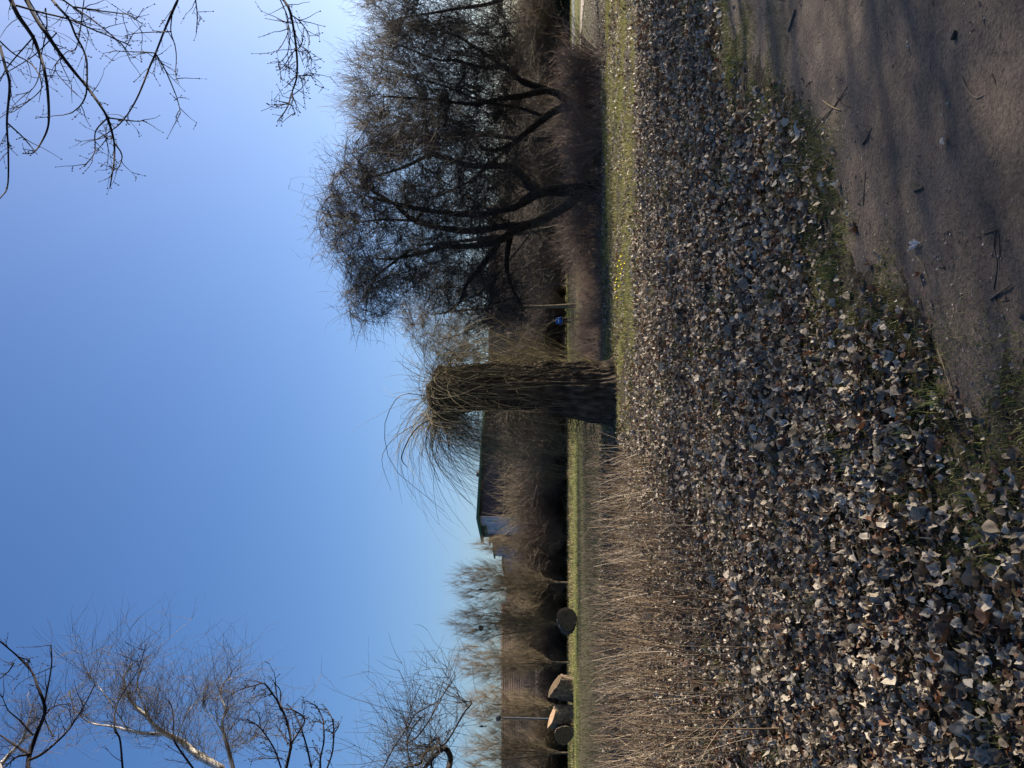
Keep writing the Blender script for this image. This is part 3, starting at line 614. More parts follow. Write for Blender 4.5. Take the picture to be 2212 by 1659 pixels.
# ------------------------------------------------------------------ shrubs (shared meshes)
def fountain(n, H, spread, mt, name, r=.006, tw=3):
    L_ = []; a = rng.uniform(0, 2 * PI, n); b = np.stack([np.cos(a), np.sin(a), 0 * a], -1) * rng.uniform(0, .35, (n, 1)) * spread
    d = nrm(np.stack([np.cos(a) * rng.uniform(0, .8, n) * spread, np.sin(a) * rng.uniform(0, .8, n) * spread, np.ones(n)], -1)); L = H * rng.uniform(.5, 1.1, n); P_ = [b]
    for i in range(6): d = nrm(d + np.array([0, 0, -.05 * i]) + rng.normal(0, .09, (n, 3))); P_.append(P_[-1] + d * (L / 6)[:, None])
    P_ = np.stack(P_, 1); R = np.linspace(1, .4, 7)[None] * r * rng.uniform(.6, 1.4, (n, 1)); T = nrm(np.gradient(P_, axis=1))
    s = twigs(P_[:, 2:].reshape(-1, 3), T[:, 2:].reshape(-1, 3), n * tw, .15 * H, .38 * H, r * .55, 4, .7, .45, .15, 0)
    V, Q, ti = tube_arr(P_, R, 3); V2, Q2, t2 = tube_arr(s[0], s[1], 3)
    stems = mesh('stems', V, Q, mat=mt, attrs={'tint': ti}); tws = mesh('twigs', V2, Q2, mat=mt, attrs={'tint': t2}); return stems, tws
def shrub(name, label, cat, meshes, loc, rz, s, group):
    o = thing(name, label, cat, loc, group); o.rotation_euler = (0, 0, rz); o.scale = s
    link('stems', meshes[0], o, kind='stuff'); link('twigs', meshes[1], o, kind='stuff'); return o
redv = [fountain(95, 1.6, 1.0, M['red_twig'], 'shrub', .007, 5) for _ in range(3)]
for i in range(46):
    yy = 125 + 655 * (i + rng.uniform(-.4, .4)) / 46; Y = rng.uniform(26.0, 30) if i % 2 else rng.uniform(31, 36)
    X = (829.5 - yy) / 1662 * Y; s = rng.uniform(.8, 1.15) * (1.1 if i < 14 or 20 < i < 30 else .9)
    if yy > 560: s *= .72
    lab, grp = [('reddish brown leafless shrub at the right end of the row by the footpath', 'shrubs by the footpath end'), ('reddish brown leafless shrub below the bent trunked tree', 'shrubs below the bent tree'), ('reddish brown leafless shrub around the foot of the forked tree', 'shrubs at the forked tree'), ('low reddish brown shrub between the forked tree and the willow trunk', 'shrubs towards the willow')][0 if yy < 110 else 1 if yy < 330 else 2 if yy < 520 else 3]
    shrub('bare_shrub', lab, 'shrub', redv[i % 3], (X, Y, -.02), rng.uniform(0, 6.28), (s * 1.15, s * 1.15, s), grp)
# far hedge: taller bushes
hedv = [fountain(170, 5.6, .8, M['hedge_twig'], 'bush', .024, 9) for _ in range(2)] + [fountain(170, 6.2, .7, M['far_twig'], 'bush', .022, 9) for _ in range(2)]
for i in range(80):
    yy = 800 + 1000 * (i + rng.uniform(-.4, .4)) / 80; Y = rng.uniform(90, 104); X = (829.5 - yy) / 1662 * Y; s = rng.choice([.5, .8, 1.0, 1.3]) * rng.uniform(.85, 1.1) * (.75 if yy > 1380 else 1)
    lab, grp = [('tall brown leafless bush in front of the dark walled house', 'bushes before the dark house'), ('tall brown leafless bush below the roof of the small house', 'bushes before the small house'), ('tall brown leafless bush below the long brown roof at the left', 'bushes before the long house')][0 if yy < 1180 else 1 if yy < 1390 else 2]
    shrub('hedge_bush', lab, 'bush', hedv[i % 4], (X, Y, 0), rng.uniform(0, 6.28), (s * 1.2, s * 1.2, s), grp)
for i in range(54):
    yy = -200 + 980 * (i + rng.uniform(-.4, .4)) / 54; Y = rng.uniform(80, 98) if yy < 220 else rng.uniform(62, 98) if yy < 600 else rng.uniform(100, 112); X = (829.5 - yy) / 1662 * Y; s = rng.uniform(.8, 1.3)
    lab, grp = [('dark leafless bush behind the right hand trees, above the far road', 'bushes above the far road'), ('dark leafless bush behind the forked tree', 'bushes behind the forked tree'), ('leafless bush before the terraced house, right of the willow', 'bushes before the terraced house')][0 if yy < 250 else 1 if yy < 560 else 2]
    shrub('hedge_bush', lab, 'bush', hedv[(i % 2) if i % 3 else 2], (X, Y, 0), rng.uniform(0, 6.28), (s * 1.3, s * 1.3, s), grp)

# evergreen dark lower layer of the far hedge
ev = mat('ivy_leaf', [(.02, .024, .012), (.05, .055, .026), (.09, .085, .045)], 2, .7, tint=.8, spec=.2)
def clump(n, sx, sy, sz, s):
    a = nrm(rng.normal(0, 1, (n, 3))) * (rng.random((n, 1)) ** .4) * np.array([sx, sy, sz]); a[:, 2] = np.abs(a[:, 2]); t = rng.normal(0, 1, (n, 2, 3)) * s
    V = np.stack([a, a + t[:, 0], a + t[:, 1]], 1); return mesh('foliage', V, tris=np.arange(n * 3), mat=ev, smooth=False, attrs={'tint': np.repeat(rng.random(n), 3)})
evm = [clump(1700, 2.4, 1.5, 2.2, .13) for _ in range(3)]
for i in range(26):
    left = i < 14; yy = 905 + (i * 56) if left else -120 + (i - 14) * 56
    Y = rng.uniform(94, 97) if left else rng.uniform(80, 86); X = (829.5 - yy) / 1662 * Y
    o = link('ivy_bush', evm[i % 3], None, (X, Y, 0), label='low dark ivy covered bush along the foot of the far hedge' if left else 'low dark ivy covered bush in shade behind the right hand trees', category='bush', group='dark low bushes at the hedge foot' if left else 'dark low bushes behind the right hand trees')
    o.rotation_euler = (0, 0, rng.uniform(0, 6.28)); o.scale = (1.1, 1.1, rng.uniform(.35, .65) if left else rng.uniform(.8, 1.3))

# ------------------------------------------------------------------ broom shaped trees at the left
def broom(H, W, seed_n, tw):
    tr = (smooth_poly([(0, 0, 0), (.1, 0, H * .12), (0, .1, H * .3)], 8), np.linspace(.15, .09, 8)); lm = [tr]
    for i in range(16):
        a = i * 2.4 + rng.uniform(-.3, .3); z0 = H * rng.uniform(.02, .2); q = rng.uniform(.25, .8)
        lm.append((smooth_poly([(0, 0, z0), (math.cos(a) * W * .35 * q, math.sin(a) * W * .35 * q, z0 + H * .18), (math.cos(a) * W * .7 * q, math.sin(a) * W * .7 * q, z0 + H * .50)], 8), np.linspace(.05, .02, 8)))
    u = nrm(rng.normal(0, 1, (seed_n, 3))) * rng.random((seed_n, 1)) ** .45; tg = u * np.array([W * .85, W * .85, H * .42]) + np.array([0, 0, H * .52])
    tg[:, :2] *= np.interp(tg[:, 2] / H, [.1, .5, 1], [.45, 1, .9])[:, None]
    br, pos, tan = grow(lm, tg, .009, .015, .03, .22)
    a = twigs(pos[60:], tan[60:], tw, .6, 2.0, .0085, 3, .7, .22, .9, -.15, .07); b = twigs(a[2], a[3], tw, .4, 1.1, .006, 3, .7, .3, .7, 0, .08)
    V, Q, T = tubes(lm, 6); t1 = mesh('trunk', V, Q, mat=M['far_twig'], attrs={'tint': T * .3}); V, Q, T = tubes(br, 3); t2 = mesh('branches', V, Q, mat=M['far_twig'], attrs={'tint': T * .5})
    Vs, Qs, Ts, b0 = [], [], [], 0
    for Pn, R in (a[:2], b[:2]):
        v, q, t = tube_arr(Pn, R, 3); Vs.append(v); Qs.append(q + b0); Ts.append(t); b0 += len(v)
    return t1, t2, mesh('twigs', np.concatenate(Vs), np.concatenate(Qs), mat=M['far_twig'], attrs={'tint': np.concatenate(Ts)})
bv = [broom(13.9, 2.9, 420, 3200), broom(13.9, 3.4, 420, 3200)]
for i, (yy, Y, s, wv, lab) in enumerate([(1178, 104, .95, .6, 'small sparse bare tree beside the pale end wall of the big house'), (1258, 86, 1.0, .95, 'broom shaped bare tree behind the dark hedge above the single log'), (1345, 84, 1.0, .95, 'broom shaped bare tree above the gap between the two roofs'),
        (1430, 86, .99, .95, 'broom shaped bare tree standing above the two leaning stumps'), (1528, 88, .93, 1.1, 'wide bare tree directly behind the grey lamp post'), (1625, 88, .93, 1.1, 'bare tree at the far left edge, next after the lamp post')]):
    o = thing('bare_tree', lab, 'tree', ((829.5 - yy) / 1662 * Y, Y, 0), 'broom shaped trees by the far lawn'); o.rotation_euler = (0, 0, i * 1.7); o.scale = (s * wv, s * wv, s * 1.0)
    for nme, me in zip(('trunk', 'branches', 'twigs'), bv[i % 2]):
        q = link(nme, me, o)
        if nme != 'trunk': q['kind'] = 'stuff'

# ------------------------------------------------------------------ thicket of shoots at the lower left
def shoot_poly(L, n=7):
    d = nrm(np.array([rng.normal(0, .16), rng.normal(0, .16), 1.0])); b = rng.normal(0, .05, 3); p = [np.zeros(3)]
    for i in range(n - 1): d = nrm(d + b + rng.normal(0, .02, 3)); p.append(p[-1] + d * L / (n - 1))
    return np.array(p)
sv = []
for i in range(24):
    p = shoot_poly(1.0); r = np.linspace(.0052, .0019, 7) * rng.uniform(.8, 1.25); L_ = [(p, r)]
    for k in range(rng.integers(0, 4)):
        j = rng.integers(3, 6); L_.append((np.array([p[j], p[j] + nrm(p[j + 1] - p[j] + rng.normal(0, .06, 3)) * .09, p[j] + nrm(p[j + 1] - p[j] + rng.normal(0, .08, 3)) * .2]), np.array([.002, .0016, .001])))
    V, Q, T = tubes(L_, 4); sv.append(mesh('shoot', V, Q, mat=M['shoot'], attrs={'tint': np.full(len(V), rng.random())}))
def front_x(y): return np.interp(y, [4.9, 5.3, 5.9, 6.6, 8, 13.2, 20], [-2.9, -2.45, -2.0, -1.6, -1.3, -.85, -1.6])
n = 3400; yy_ = np.sqrt(4.9 ** 2 + rng.random(n) * (21 ** 2 - 4.9 ** 2)); xx_ = -rng.uniform(.02, .62, n) * yy_
dd = front_x(yy_) - xx_; kp = (dd > 0) & (rng.random(n) < np.interp(dd, [0, .5, 1.8], [.25, .7, 1])) & (rng.random(n) < np.interp(vnoise(xx_ * 1.2, yy_ * 1.2, s=61), [.25, .5], [.25, 1])); xx_, yy_ = xx_[kp], yy_[kp]
hh = np.interp(yy_, [5, 8, 14, 21], [1.25, 1.12, .9, .75]) * rng.uniform(.45, 1.15, len(yy_)); o_ = np.argsort(yy_)
for i in o_[:300]:
    o = link('thicket_shoot', sv[rng.integers(0, 24)], None, (xx_[i], yy_[i], float(hgt(xx_[i], yy_[i])) - .02), label='thin straight brown leafless shoot in the dense thicket at the left', category='shoot', group='thin upright shoots of the left thicket')
    o.scale = (1.0, 1.0, hh[i] * 1.08); o.rotation_euler = (rng.normal(0, .13), rng.normal(0, .13), rng.uniform(0, 6.28))
L_ = []
for i in o_[300:]:
    p = shoot_poly(hh[i], 6) + np.array([xx_[i], yy_[i], -.02]); L_.append((p, np.linspace(.0054, .0020, 6) * rng.uniform(.8, 1.3)))
    if rng.random() < .6:
        j = rng.integers(2, 5); L_.append((np.array([p[j], p[j] + rng.normal(0, .05, 3) + [0, 0, .12], p[j] + rng.normal(0, .09, 3) + [0, 0, .24]]), np.array([.0026, .002, .0014])))
tube_obj('shoot_thicket', L_, M['shoot'], sides=3, kind='stuff', label='dense brown thicket of upright leafless shoots between the leaves and the lawn', category='thicket')
# fine understorey of dead twigs
n = 10000; y = np.sqrt(5.5 ** 2 + rng.random(n) * (44 ** 2 - 5.5 ** 2)); x = -rng.uniform(-.02, .62, n) * y; k = x < np.interp(y, [5, 8, 14, 20.5, 22, 27, 44], [-2.6, -1.6, -1.1, -1.8, .5, 1.0, 1.5]); x, y = x[k], y[k]; n = len(x)
b = np.stack([x, y, 0 * x], -1); Pn, R, _, _ = twigs(b, np.tile([0, 0, 1.0], (n, 1)), n, .15, .6, .0038, 3, .7, .35, .2, 0, .25)
arr_obj('dead_twigs', [(Pn, R)], M['hedge_twig'], None, 3, None, kind='stuff', label='fine tangle of dead stalks under and behind the shoots', category='undergrowth')

n = 5500; y = rng.uniform(25, 33, n); x = rng.uniform(-.5, 11.5, n); b = np.stack([x, y, 0 * x], -1)
Pn, R, _, _ = twigs(b, np.tile([0, 0, 1.0], (n, 1)), n, .15, .7, .006, 3, .6, .5, .2, 0, .25)
arr_obj('low_brush', [(Pn, R)], M['red_twig'], None, 3, None, kind='stuff', label='low pinkish brown dead brush between the sunny bank and the shrubs', category='undergrowth')
n = 12000; y = 24 + 20 * rng.random(n) ** 1.5; x = rng.uniform(-1, 1, n) * 0 + np.where(rng.random(n) < .6, rng.uniform(-1, 12, n), rng.uniform(10, 24, n))
V, T, ti, ve = scatter_leaves(np.stack([x, y, .03 + 0 * x], -1), lo, rng.uniform(.04, .07, n), .9)
link('shrub_leaf_litter', mesh('shrub_leaf_litter', V, tris=T, mat=M['leaf'], attrs={'tint': ti, 'vein': ve * 0}), kind='stuff', label='fallen leaves lying under the reddish shrubs', category='leaf litter')

# ------------------------------------------------------------------ logs and stumps on the lawn
def log_thing(label, base, axis, L, rad, capmat, tiltcut=0.0, seed=0, squash=1.0):
    """a cut length of trunk: base = centre of its lower / rear end, axis = direction to the visible cut face"""
    axis = nrm(np.array(axis, float)); root = thing('cut_log', label, 'log', (base[0], base[1], 0)); off = np.array([base[0], base[1], 0]); base = np.array(base, float)
    u = nrm(np.cross(axis, [0, 0, 1.0]) if abs(axis[2]) < .9 else np.array([1.0, 0, 0])); v = np.cross(axis, u); NA, NL = 72, 26
    a = np.linspace(0, 2 * PI, NA, endpoint=False); t = np.linspace(0, 1, NL); A, T = np.meshgrid(a, t); ca, sa = np.cos(A), np.sin(A)
    rr = rad * (1 + .09 * np.sin(A * 2 + seed) + .06 * np.sin(A * 3 + seed * 2) + .12 * (1 - T) ** 2 * 0) - (1 - np.abs(2 * vnoise(ca * 6 + seed * 9, sa * 6 + 9, T * 2, s=70 + seed) - 1)) ** 2 * .07 * rad / .7
    ext = T * L + tiltcut * ca * rad * T
    V = base + ext[..., None] * axis + (rr * ca)[..., None] * u + (rr * sa * squash)[..., None] * v
    idx = np.arange(NA * NL).reshape(NL, NA); Q = np.stack([idx[:-1], np.roll(idx[:-1], -1, 1), np.roll(idx[1:], -1, 1), idx[1:]], -1).reshape(-1, 4)
    link('bark', mesh('bark', V.reshape(-1, 3) - off, Q, mat=M['bark'] if seed == 1 else M['lit_log_bark']), root)
    for end, sgn in ((NL - 1, 1), (0, -1)):
        rim = V[end]; c = rim.mean(0); inner = c + (rim - c) * .93 + axis * sgn * .006; inner2 = c + (rim - c) * .4 + axis * sgn * (.02 + .03 * math.sin(seed)); VV = np.vstack([inner, inner2, [c]]) - off
        i = np.arange(NA); j = (i + 1) % NA; q = np.stack([i, j, j + NA, i + NA], -1); tr = np.stack([i + NA, j + NA, np.full(NA, 2 * NA)], -1)
        q0 = np.stack([i, j, j + NA, i + NA], -1)
        link('cut_face', mesh('cut_face', VV, q, tr, capmat), root)
        ring = np.vstack([rim, inner]) - off; link('bark_rim', mesh('bark_rim', ring, q0, mat=M['bark'] if seed == 1 else M['lit_log_bark']), root)
    return root
Y = 53; c = P(1223, 1337, Y); c[2] = .74
log_thing('single fat log lying on the lawn, dark round cut face showing', c - nrm(np.array([.40, -.92, 0])) * 2.6, (.40, -.92, 0), 2.6, .76, M['wood_old'], 0, 1)
Y = 66; c = P(1236, 1490, Y)
log_thing('leaning stump with rough sunlit bark and a dark slanted top', (c[0], Y, -.1), (.28, -.12, 1), 1.75, 1.05, M['wood_old'], -.55, 2, .8)
c = P(1236, 1548, Y - .6)
log_thing('upright stump with a bright pale slanted cut top beside the lamp post', (c[0], Y - .6, -.1), (.02, -.10, 1), 1.95, 1.02, M['wood_cut'], -.36, 3, .8)
c = P(1216, 1588, Y - 2.2); c[2] = .82
log_thing('short reddish brown log lying in front of the pale topped stump', c - nrm(np.array([.25, -.97, 0])) * 1.3, (.25, -.97, 0), 1.3, .80, M['wood_old'], 0, 4, .95)

# ------------------------------------------------------------------ buildings
def box(x0, y0, z0, x1, y1, z1):
    V = np.array([[a, b, c] for c in (z0, z1) for a, b in ((x0, y0), (x1, y0), (x1, y1), (x0, y1))], float)
    return V, np.array([[3, 2, 1, 0], [4, 5, 6, 7], [0, 1, 5, 4], [1, 2, 6, 5], [2, 3, 7, 6], [3, 0, 4, 7]])
def boxes(name, L_, mt, parent, **props):
    Vs, Qs, b = [], [], 0
    for q in L_:
        V, Q = box(*q); Vs.append(V); Qs.append(Q + b); b += 8
    return link(name, mesh(name, np.concatenate(Vs), np.concatenate(Qs), mat=mt, smooth=False), parent, **props)
plain = lambda nm, c, s=2.0, bump=.0: mat(nm, [tuple(v * .88 for v in c), c, tuple(min(1, v * 1.1) for v in c)], s, .85, bump=bump, spec=.2)
m_slate = plain('purple_brown_cladding', (.085, .060, .062), 3); m_brick = plain('red_brown_brick', (.16, .075, .055), 6, .2); m_pale = plain('pale_render', (.42, .40, .42), 1)
m_lampgrey = plain('grey_gutter', (.2, .18, .19), 1); m_green = plain('green_metal_trim', (.05, .12, .085), 1); m_white = plain('white_window_frame', (.6, .6, .6), 1); m_roof = plain('brown_roof_tile', (.11, .078, .062), 9, .5); m_red = plain('red_panel', (.35, .06, .05), 1)
m_glass = bpy.data.materials.new('window_glass'); m_glass.use_nodes = True; b_ = m_glass.node_tree.nodes['Principled BSDF']; b_.inputs['Base Color'].default_value = (.10, .19, .21, 1); b_.inputs['Roughness'].default_value = .12; b_.inputs['Specular IOR Level'].default_value = .8
def window(parent, x, y, z, w_, h_, face='x'):
    """window set in a wall: face 'y' faces -Y, face 'x' faces -X (local)"""
    f = .09
    if face == 'y':
        fr = [(x - w_ / 2, y - .06, z, x + w_ / 2, y + .05, z + f), (x - w_ / 2, y - .06, z + h_ - f, x + w_ / 2, y + .05, z + h_), (x - w_ / 2, y - .06, z + f, x - w_ / 2 + f, y + .05, z + h_ - f), (x + w_ / 2 - f, y - .06, z + f, x + w_ / 2, y + .05, z + h_ - f), (x - f / 2, y - .055, z + f, x + f / 2, y + .04, z + h_ - f)]
        gl = (x - w_ / 2 + f, y - .02, z + f, x + w_ / 2 - f, y - .01, z + h_ - f)
    else:
        fr = [(x - .06, y - w_ / 2, z, x + .05, y + w_ / 2, z + f), (x - .06, y - w_ / 2, z + h_ - f, x + .05, y + w_ / 2, z + h_), (x - .06, y - w_ / 2, z + f, x + .05, y - w_ / 2 + f, z + h_ - f), (x - .06, y + w_ / 2 - f, z + f, x + .05, y + w_ / 2, z + h_ - f), (x - .055, y - f / 2, z + f, x + .04, y + f / 2, z + h_ - f)]
        gl = (x - .02, y - w_ / 2 + f, z + f, x - .01, y + w_ / 2 - f, z + h_ - f)
    o = boxes('window', fr, m_white, parent); boxes('pane', [gl], m_glass, o); return o
# house 1: corner points at the camera; local +x runs along the dark front, local +y along the pale end wall
h1 = thing('apartment_house', 'tall house with dark purplish walls, green roof edge and pale stepped end', 'building', (-21.6, 125, 0)); h1.rotation_euler = (0, 0, math.radians(33))
HT = 14.2
boxes('brick_wall', [(0, 0, 0, 26, 9, 7.2)], m_brick, h1); boxes('upper_wall', [(0, -.12, 7.2, 26, 9, HT - .35)], m_slate, h1)
boxes('gutter', [(-.05, -.3, 9.9, 26, -.124, 10.0)], m_lampgrey, h1)
boxes('roof_edge', [(-.7, -.8, HT - .35, 26.6, 9.6, HT + .08)], m_green, h1)
boxes('end_wall', [(-.14, -.1, 7.2, -.004, 3.6, HT - .36)], m_pale, h1); boxes('chimney', [(9, 3, HT + .08, 9.7, 3.7, HT + .9)], m_slate, h1)
boxes('cladding_seam', [(1.3 * i, -.16, 7.25, 1.3 * i + .07, -.122, HT - .4) for i in range(1, 20)], m_slate, h1)
window(h1, -.145, 1.4, 10.9, 1.0, 1.9)
for k in range(8): window(h1, 2.5 + 3 * k, -.005, 3.6, 1.8, 2.2, 'y')
for k in range(8): window(h1, 2.5 + 3 * k, -.005, .7, 1.8, 2.0, 'y')
wing = [(3.6, 7.5, 13.1, m_pale), (7.5, 9.0, 12.6, m_slate), (9.0, 13, 12.0, m_pale), (13, 21, 10.6, m_pale)]
for q, (ya, yb, zt, mt_) in enumerate(wing):
    boxes('wing_wall', [(-.1 - q * .9, ya + .003, 0, 8, yb, zt)], mt_, h1); boxes('wing_roof', [(-.5 - q * .9, ya - .2 + .003, zt + .003, 8.2, yb + .2, zt + .2 + q * .01)], m_green, h1)
window(h1, -1.1 - .9 * 1, 8.3, 8.8, .7, 2.4); window(h1, -.1 - 1.8 - .005, 10.6, 9.3, 1.3, 2.1); window(h1, -.1 - 2.7 - .005, 14.3, 8.2, 2.2, 1.9); window(h1, -.1 - .005, 5.2, 10.1, 1.4, 1.8)
boxes('balcony_rail', [(-3.6, 13.2, 6.9, -3.5, 20.5, 7.9), (-3.6, 13.2, 6.7, -2.81, 20.5, 6.88)], m_pale, h1)
# pitched roof houses
def gable(name, label, x0, x1, y0, y1, ez, rz_, wallm, hip=0.0, rot=0.0, wins=0):
    r = thing(name, label, 'building', ((x0 + x1) / 2, y0, 0)); r.rotation_euler = (0, 0, rot); hw = (x1 - x0) / 2; dp = y1 - y0
    boxes('wall', [(-hw + .4, 0, 0, hw - .4, dp, ez)], wallm, r)
    ov = .5; A = [(-hw, -ov, ez - .1), (hw, -ov, ez - .1), (hw, dp + ov, ez - .1), (-hw, dp + ov, ez - .1), (-hw + hip, dp / 2, rz_), (hw - hip, dp / 2, rz_)]
    A2 = [(a, b, c - .22) for a, b, c in A]; V = np.array(A + A2)
    link('roof', mesh('roof', V, [[0, 1, 5, 4], [2, 3, 4, 5], [6, 10, 11, 7], [8, 11, 10, 9], [0, 6, 7, 1], [2, 8, 9, 3]], [[3, 0, 4], [1, 2, 5], [9, 10, 6], [7, 11, 8]], m_roof, smooth=False), r)
    nrow = 14; rows = []
    for k in range(1, nrow):
        f = k / nrow; rows.append((-hw + hip * f, -ov + (dp / 2 + ov) * f - .03, ez - .1 + (rz_ - ez + .1) * f, hw - hip * f, -ov + (dp / 2 + ov) * f + .08, ez - .1 + (rz_ - ez + .1) * f + .05))
    boxes('tile_course', rows, m_roof, r)
    for k in range(wins): window(r, -hw + 2.2 + k * (2 * hw - 4.4) / max(1, wins - 1), -.005, 1.0, 1.3, 1.5, 'y')
    return r
gable('long_house', 'long low house with a broad brown tiled roof behind the lamp post', -62, -33.0, 108, 122, 4.6, 9.6, m_pale, 0, math.radians(-1), 8)
gable('small_house', 'brown roofed house between the tall house and the long low one', -42.5, -29.0, 124, 134, 4.5, 9.7, m_brick, 3.2, 0, 4)
h4 = gable('terraced_house', 'brown roofed terraced house with white and red front behind the blue jacketed walker', 1.0, 30, 122, 134, 7.0, 12.6, m_brick, 0, math.radians(2), 7)
for k in range(6):
    x0 = -12 + k * 4.2; boxes('balcony', [(x0, -1.0, 3.9, x0 + 2.6, -.008, 4.05), (x0, -1.05, 4.05, x0 + 2.6, -1.0, 4.9)], m_white if k % 2 else m_red, h4)
    window(h4, x0 + 1.3, -.006, 4.3, 1.5, 1.9, 'y')
boxes('dormer', [(-9, .6, 8.0, -7.2, 3.5, 9.2), (0, .6, 8.0, 1.8, 3.5, 9.2)], m_roof, h4)

# ------------------------------------------------------------------ lamp post, pole, walker, birds
def ring_lathe(prof_, seg=12):
    a = np.arange(seg) * 2 * PI / seg; V = np.array([[r * math.cos(t), r * math.sin(t), z] for r, z in prof_ for t in a]); k = len(prof_)
    idx = np.arange(k * seg).reshape(k, seg); return V, np.stack([idx[:-1], np.roll(idx[:-1], -1, 1), np.roll(idx[1:], -1, 1), idx[1:]], -1).reshape(-1, 4)
m_lamp = plain('grey_lamp_metal', (.05, .06, .075), 1); m_pole = plain('pale_pole_metal', (.10, .13, .17), 1)
b = P(1190, 1553, 72); lp = thing('lamp_post', 'slim grey lamp post with a flat drum shaped head behind the stumps', 'lamp post', (b[0], 72, 0))
V, Q = ring_lathe([(.001, 0), (.14, 0), (.14, .5), (.08, .55), (.06, 6.6), (.04, 6.7)]); link('post', mesh('post', V, Q, mat=m_lamp), lp)
V, Q = ring_lathe([(.001, 6.62), (.28, 6.66), (.34, 6.78), (.34, 7.0), (.2, 7.1), (.001, 7.12)]); link('lamp_head', mesh('lamp_head', V, Q, mat=m_lamp), lp)
b = P(1190, 614, 96); lp = thing('signal_pole', 'thin pale blue grey pole standing behind the dark tree crown', 'pole', (b[0], 96, 0))
V, Q = ring_lathe([(.001, 0), (.08, 0), (.07, 3.0), (.05, 6.2), (.001, 6.25)]); link('post', mesh('post', V, Q, mat=m_pole), lp)
V, Q = ring_lathe([(.001, 6.2), (.08, 6.25), (.07, 6.4), (.001, 6.45)]); link('post_cap', mesh('post_cap', V, Q, mat=m_pole), lp)
def skin(name, verts, edges, radii, mt, parent, root=0):
    me = bpy.data.meshes.new(name); me.from_pydata(verts, edges, []); me.materials.append(mt); o = link(name, me, parent)
    md = o.modifiers.new('Skin', 'SKIN'); sv_ = me.skin_vertices[0].data
    for i, r in enumerate(radii): sv_[i].radius = (r, r * .85); sv_[i].use_root = (i == root)
    s2 = o.modifiers.new('Subdivision', 'SUBSURF'); s2.levels = s2.render_levels = 2; return o
PYd = 68; b = P(1210, 693, PYd); pe = thing('person', 'person in a blue striped jacket and dark cap on the far path', 'person', (b[0], PYd, .0))
m_blue = plain('blue_jacket', (.02, .13, .50), 1); m_trs = plain('dark_trousers', (.02, .025, .04), 1); m_skin = plain('skin', (.42, .25, .18), 1); m_cap = plain('dark_green_cap', (.03, .07, .05), 1); m_str = plain('pale_stripe', (.6, .7, .72), 1)
skin('body', [(0, 0, .95), (0, 0, 1.2), (0, 0, 1.42), (0, 0, 1.52), (0, 0, 1.62), (0, 0, 1.70), (.10, 0, .90), (.16, .02, .50), (.22, .12, .08), (.30, .02, .04), (-.10, 0, .90), (-.08, .0, .50), (-.14, .1, .08), (-.08, -.03, .04), (.20, 0, 1.40), (.25, .02, 1.12), (.32, -.08, .90), (-.20, 0, 1.40), (-.26, .02, 1.12), (-.28, .12, .88)],
     [(0, 1), (1, 2), (2, 3), (3, 4), (4, 5), (0, 6), (6, 7), (7, 8), (8, 9), (0, 10), (10, 11), (11, 12), (12, 13), (2, 14), (14, 15), (15, 16), (2, 17), (17, 18), (18, 19)],
     [.15, .14, .13, .055, .095, .08, .095, .07, .05, .045, .095, .07, .05, .045, .06, .045, .035, .06, .045, .035], m_skin, pe)
skin('trousers', [(0, 0, .98), (.10, 0, .88), (.16, .02, .50), (.22, .12, .10), (-.10, 0, .88), (-.08, 0, .50), (-.14, .1, .10)], [(0, 1), (1, 2), (2, 3), (0, 4), (4, 5), (5, 6)], [.17, .12, .09, .07, .12, .09, .07], m_trs, pe)
skin('jacket', [(0, 0, .86), (0, 0, 1.15), (0, 0, 1.40), (0, 0, 1.50), (.21, 0, 1.39), (.26, .02, 1.12), (.32, -.07, .95), (-.21, 0, 1.39), (-.27, .02, 1.12), (-.28, .1, .95)], [(0, 1), (1, 2), (2, 3), (2, 4), (4, 5), (5, 6), (2, 7), (7, 8), (8, 9)], [.20, .19, .19, .08, .09, .07, .055, .09, .07, .055], m_blue, pe)
V, Q = ring_lathe([(.195, 1.20), (.205, 1.22), (.205, 1.27), (.195, 1.29)], 16); link('stripe', mesh('stripe', V, Q, mat=m_str), pe)
V, Q = ring_lathe([(.12, 1.66), (.12, 1.72), (.09, 1.79), (.001, 1.81)], 14); link('cap', mesh('cap', V, Q, mat=m_cap), pe)
for (bx, by, Yb, lab) in [(1039, 1273, 86, 'small dark bird perched in the crown above the single log'), (1041, 1569, 88, 'small dark bird perched in the tree behind the lamp post')]:
    bp_ = P(bx, by, Yb - 1); bd = thing('bird', lab, 'bird', bp_)
    V, Q = ring_lathe([(.001, -.22), (.09, -.14), (.13, 0), (.10, .12), (.07, .18), (.08, .24), (.05, .30), (.001, .32)], 10); link('body', mesh('body', V, Q, mat=m_trs), bd)
    boxes('tail', [(-.04, .0, -.55, .04, .03, -.15)], m_trs, bd); boxes('beak', [(-.10, -.02, .23, -.06, .02, .26)], m_lamp, bd)
bp_ = P(1039, 1357, 84); a = nrm(rng.normal(0, 1, (120, 3))) * np.array([.25, .25, .2]); L_ = [np.stack([q - nrm(np.cross(q, rng.normal(0, 1, 3))) * .2, q, q + nrm(np.cross(q, rng.normal(0, 1, 3))) * .2]) for q in a]
o = arr_obj('bird_nest', [(np.array(L_), np.full((120, 3), .015))], M['dark_branch'], None, 3, None, label='small stick nest in the middle broom shaped tree', category='nest'); o.location = bp_

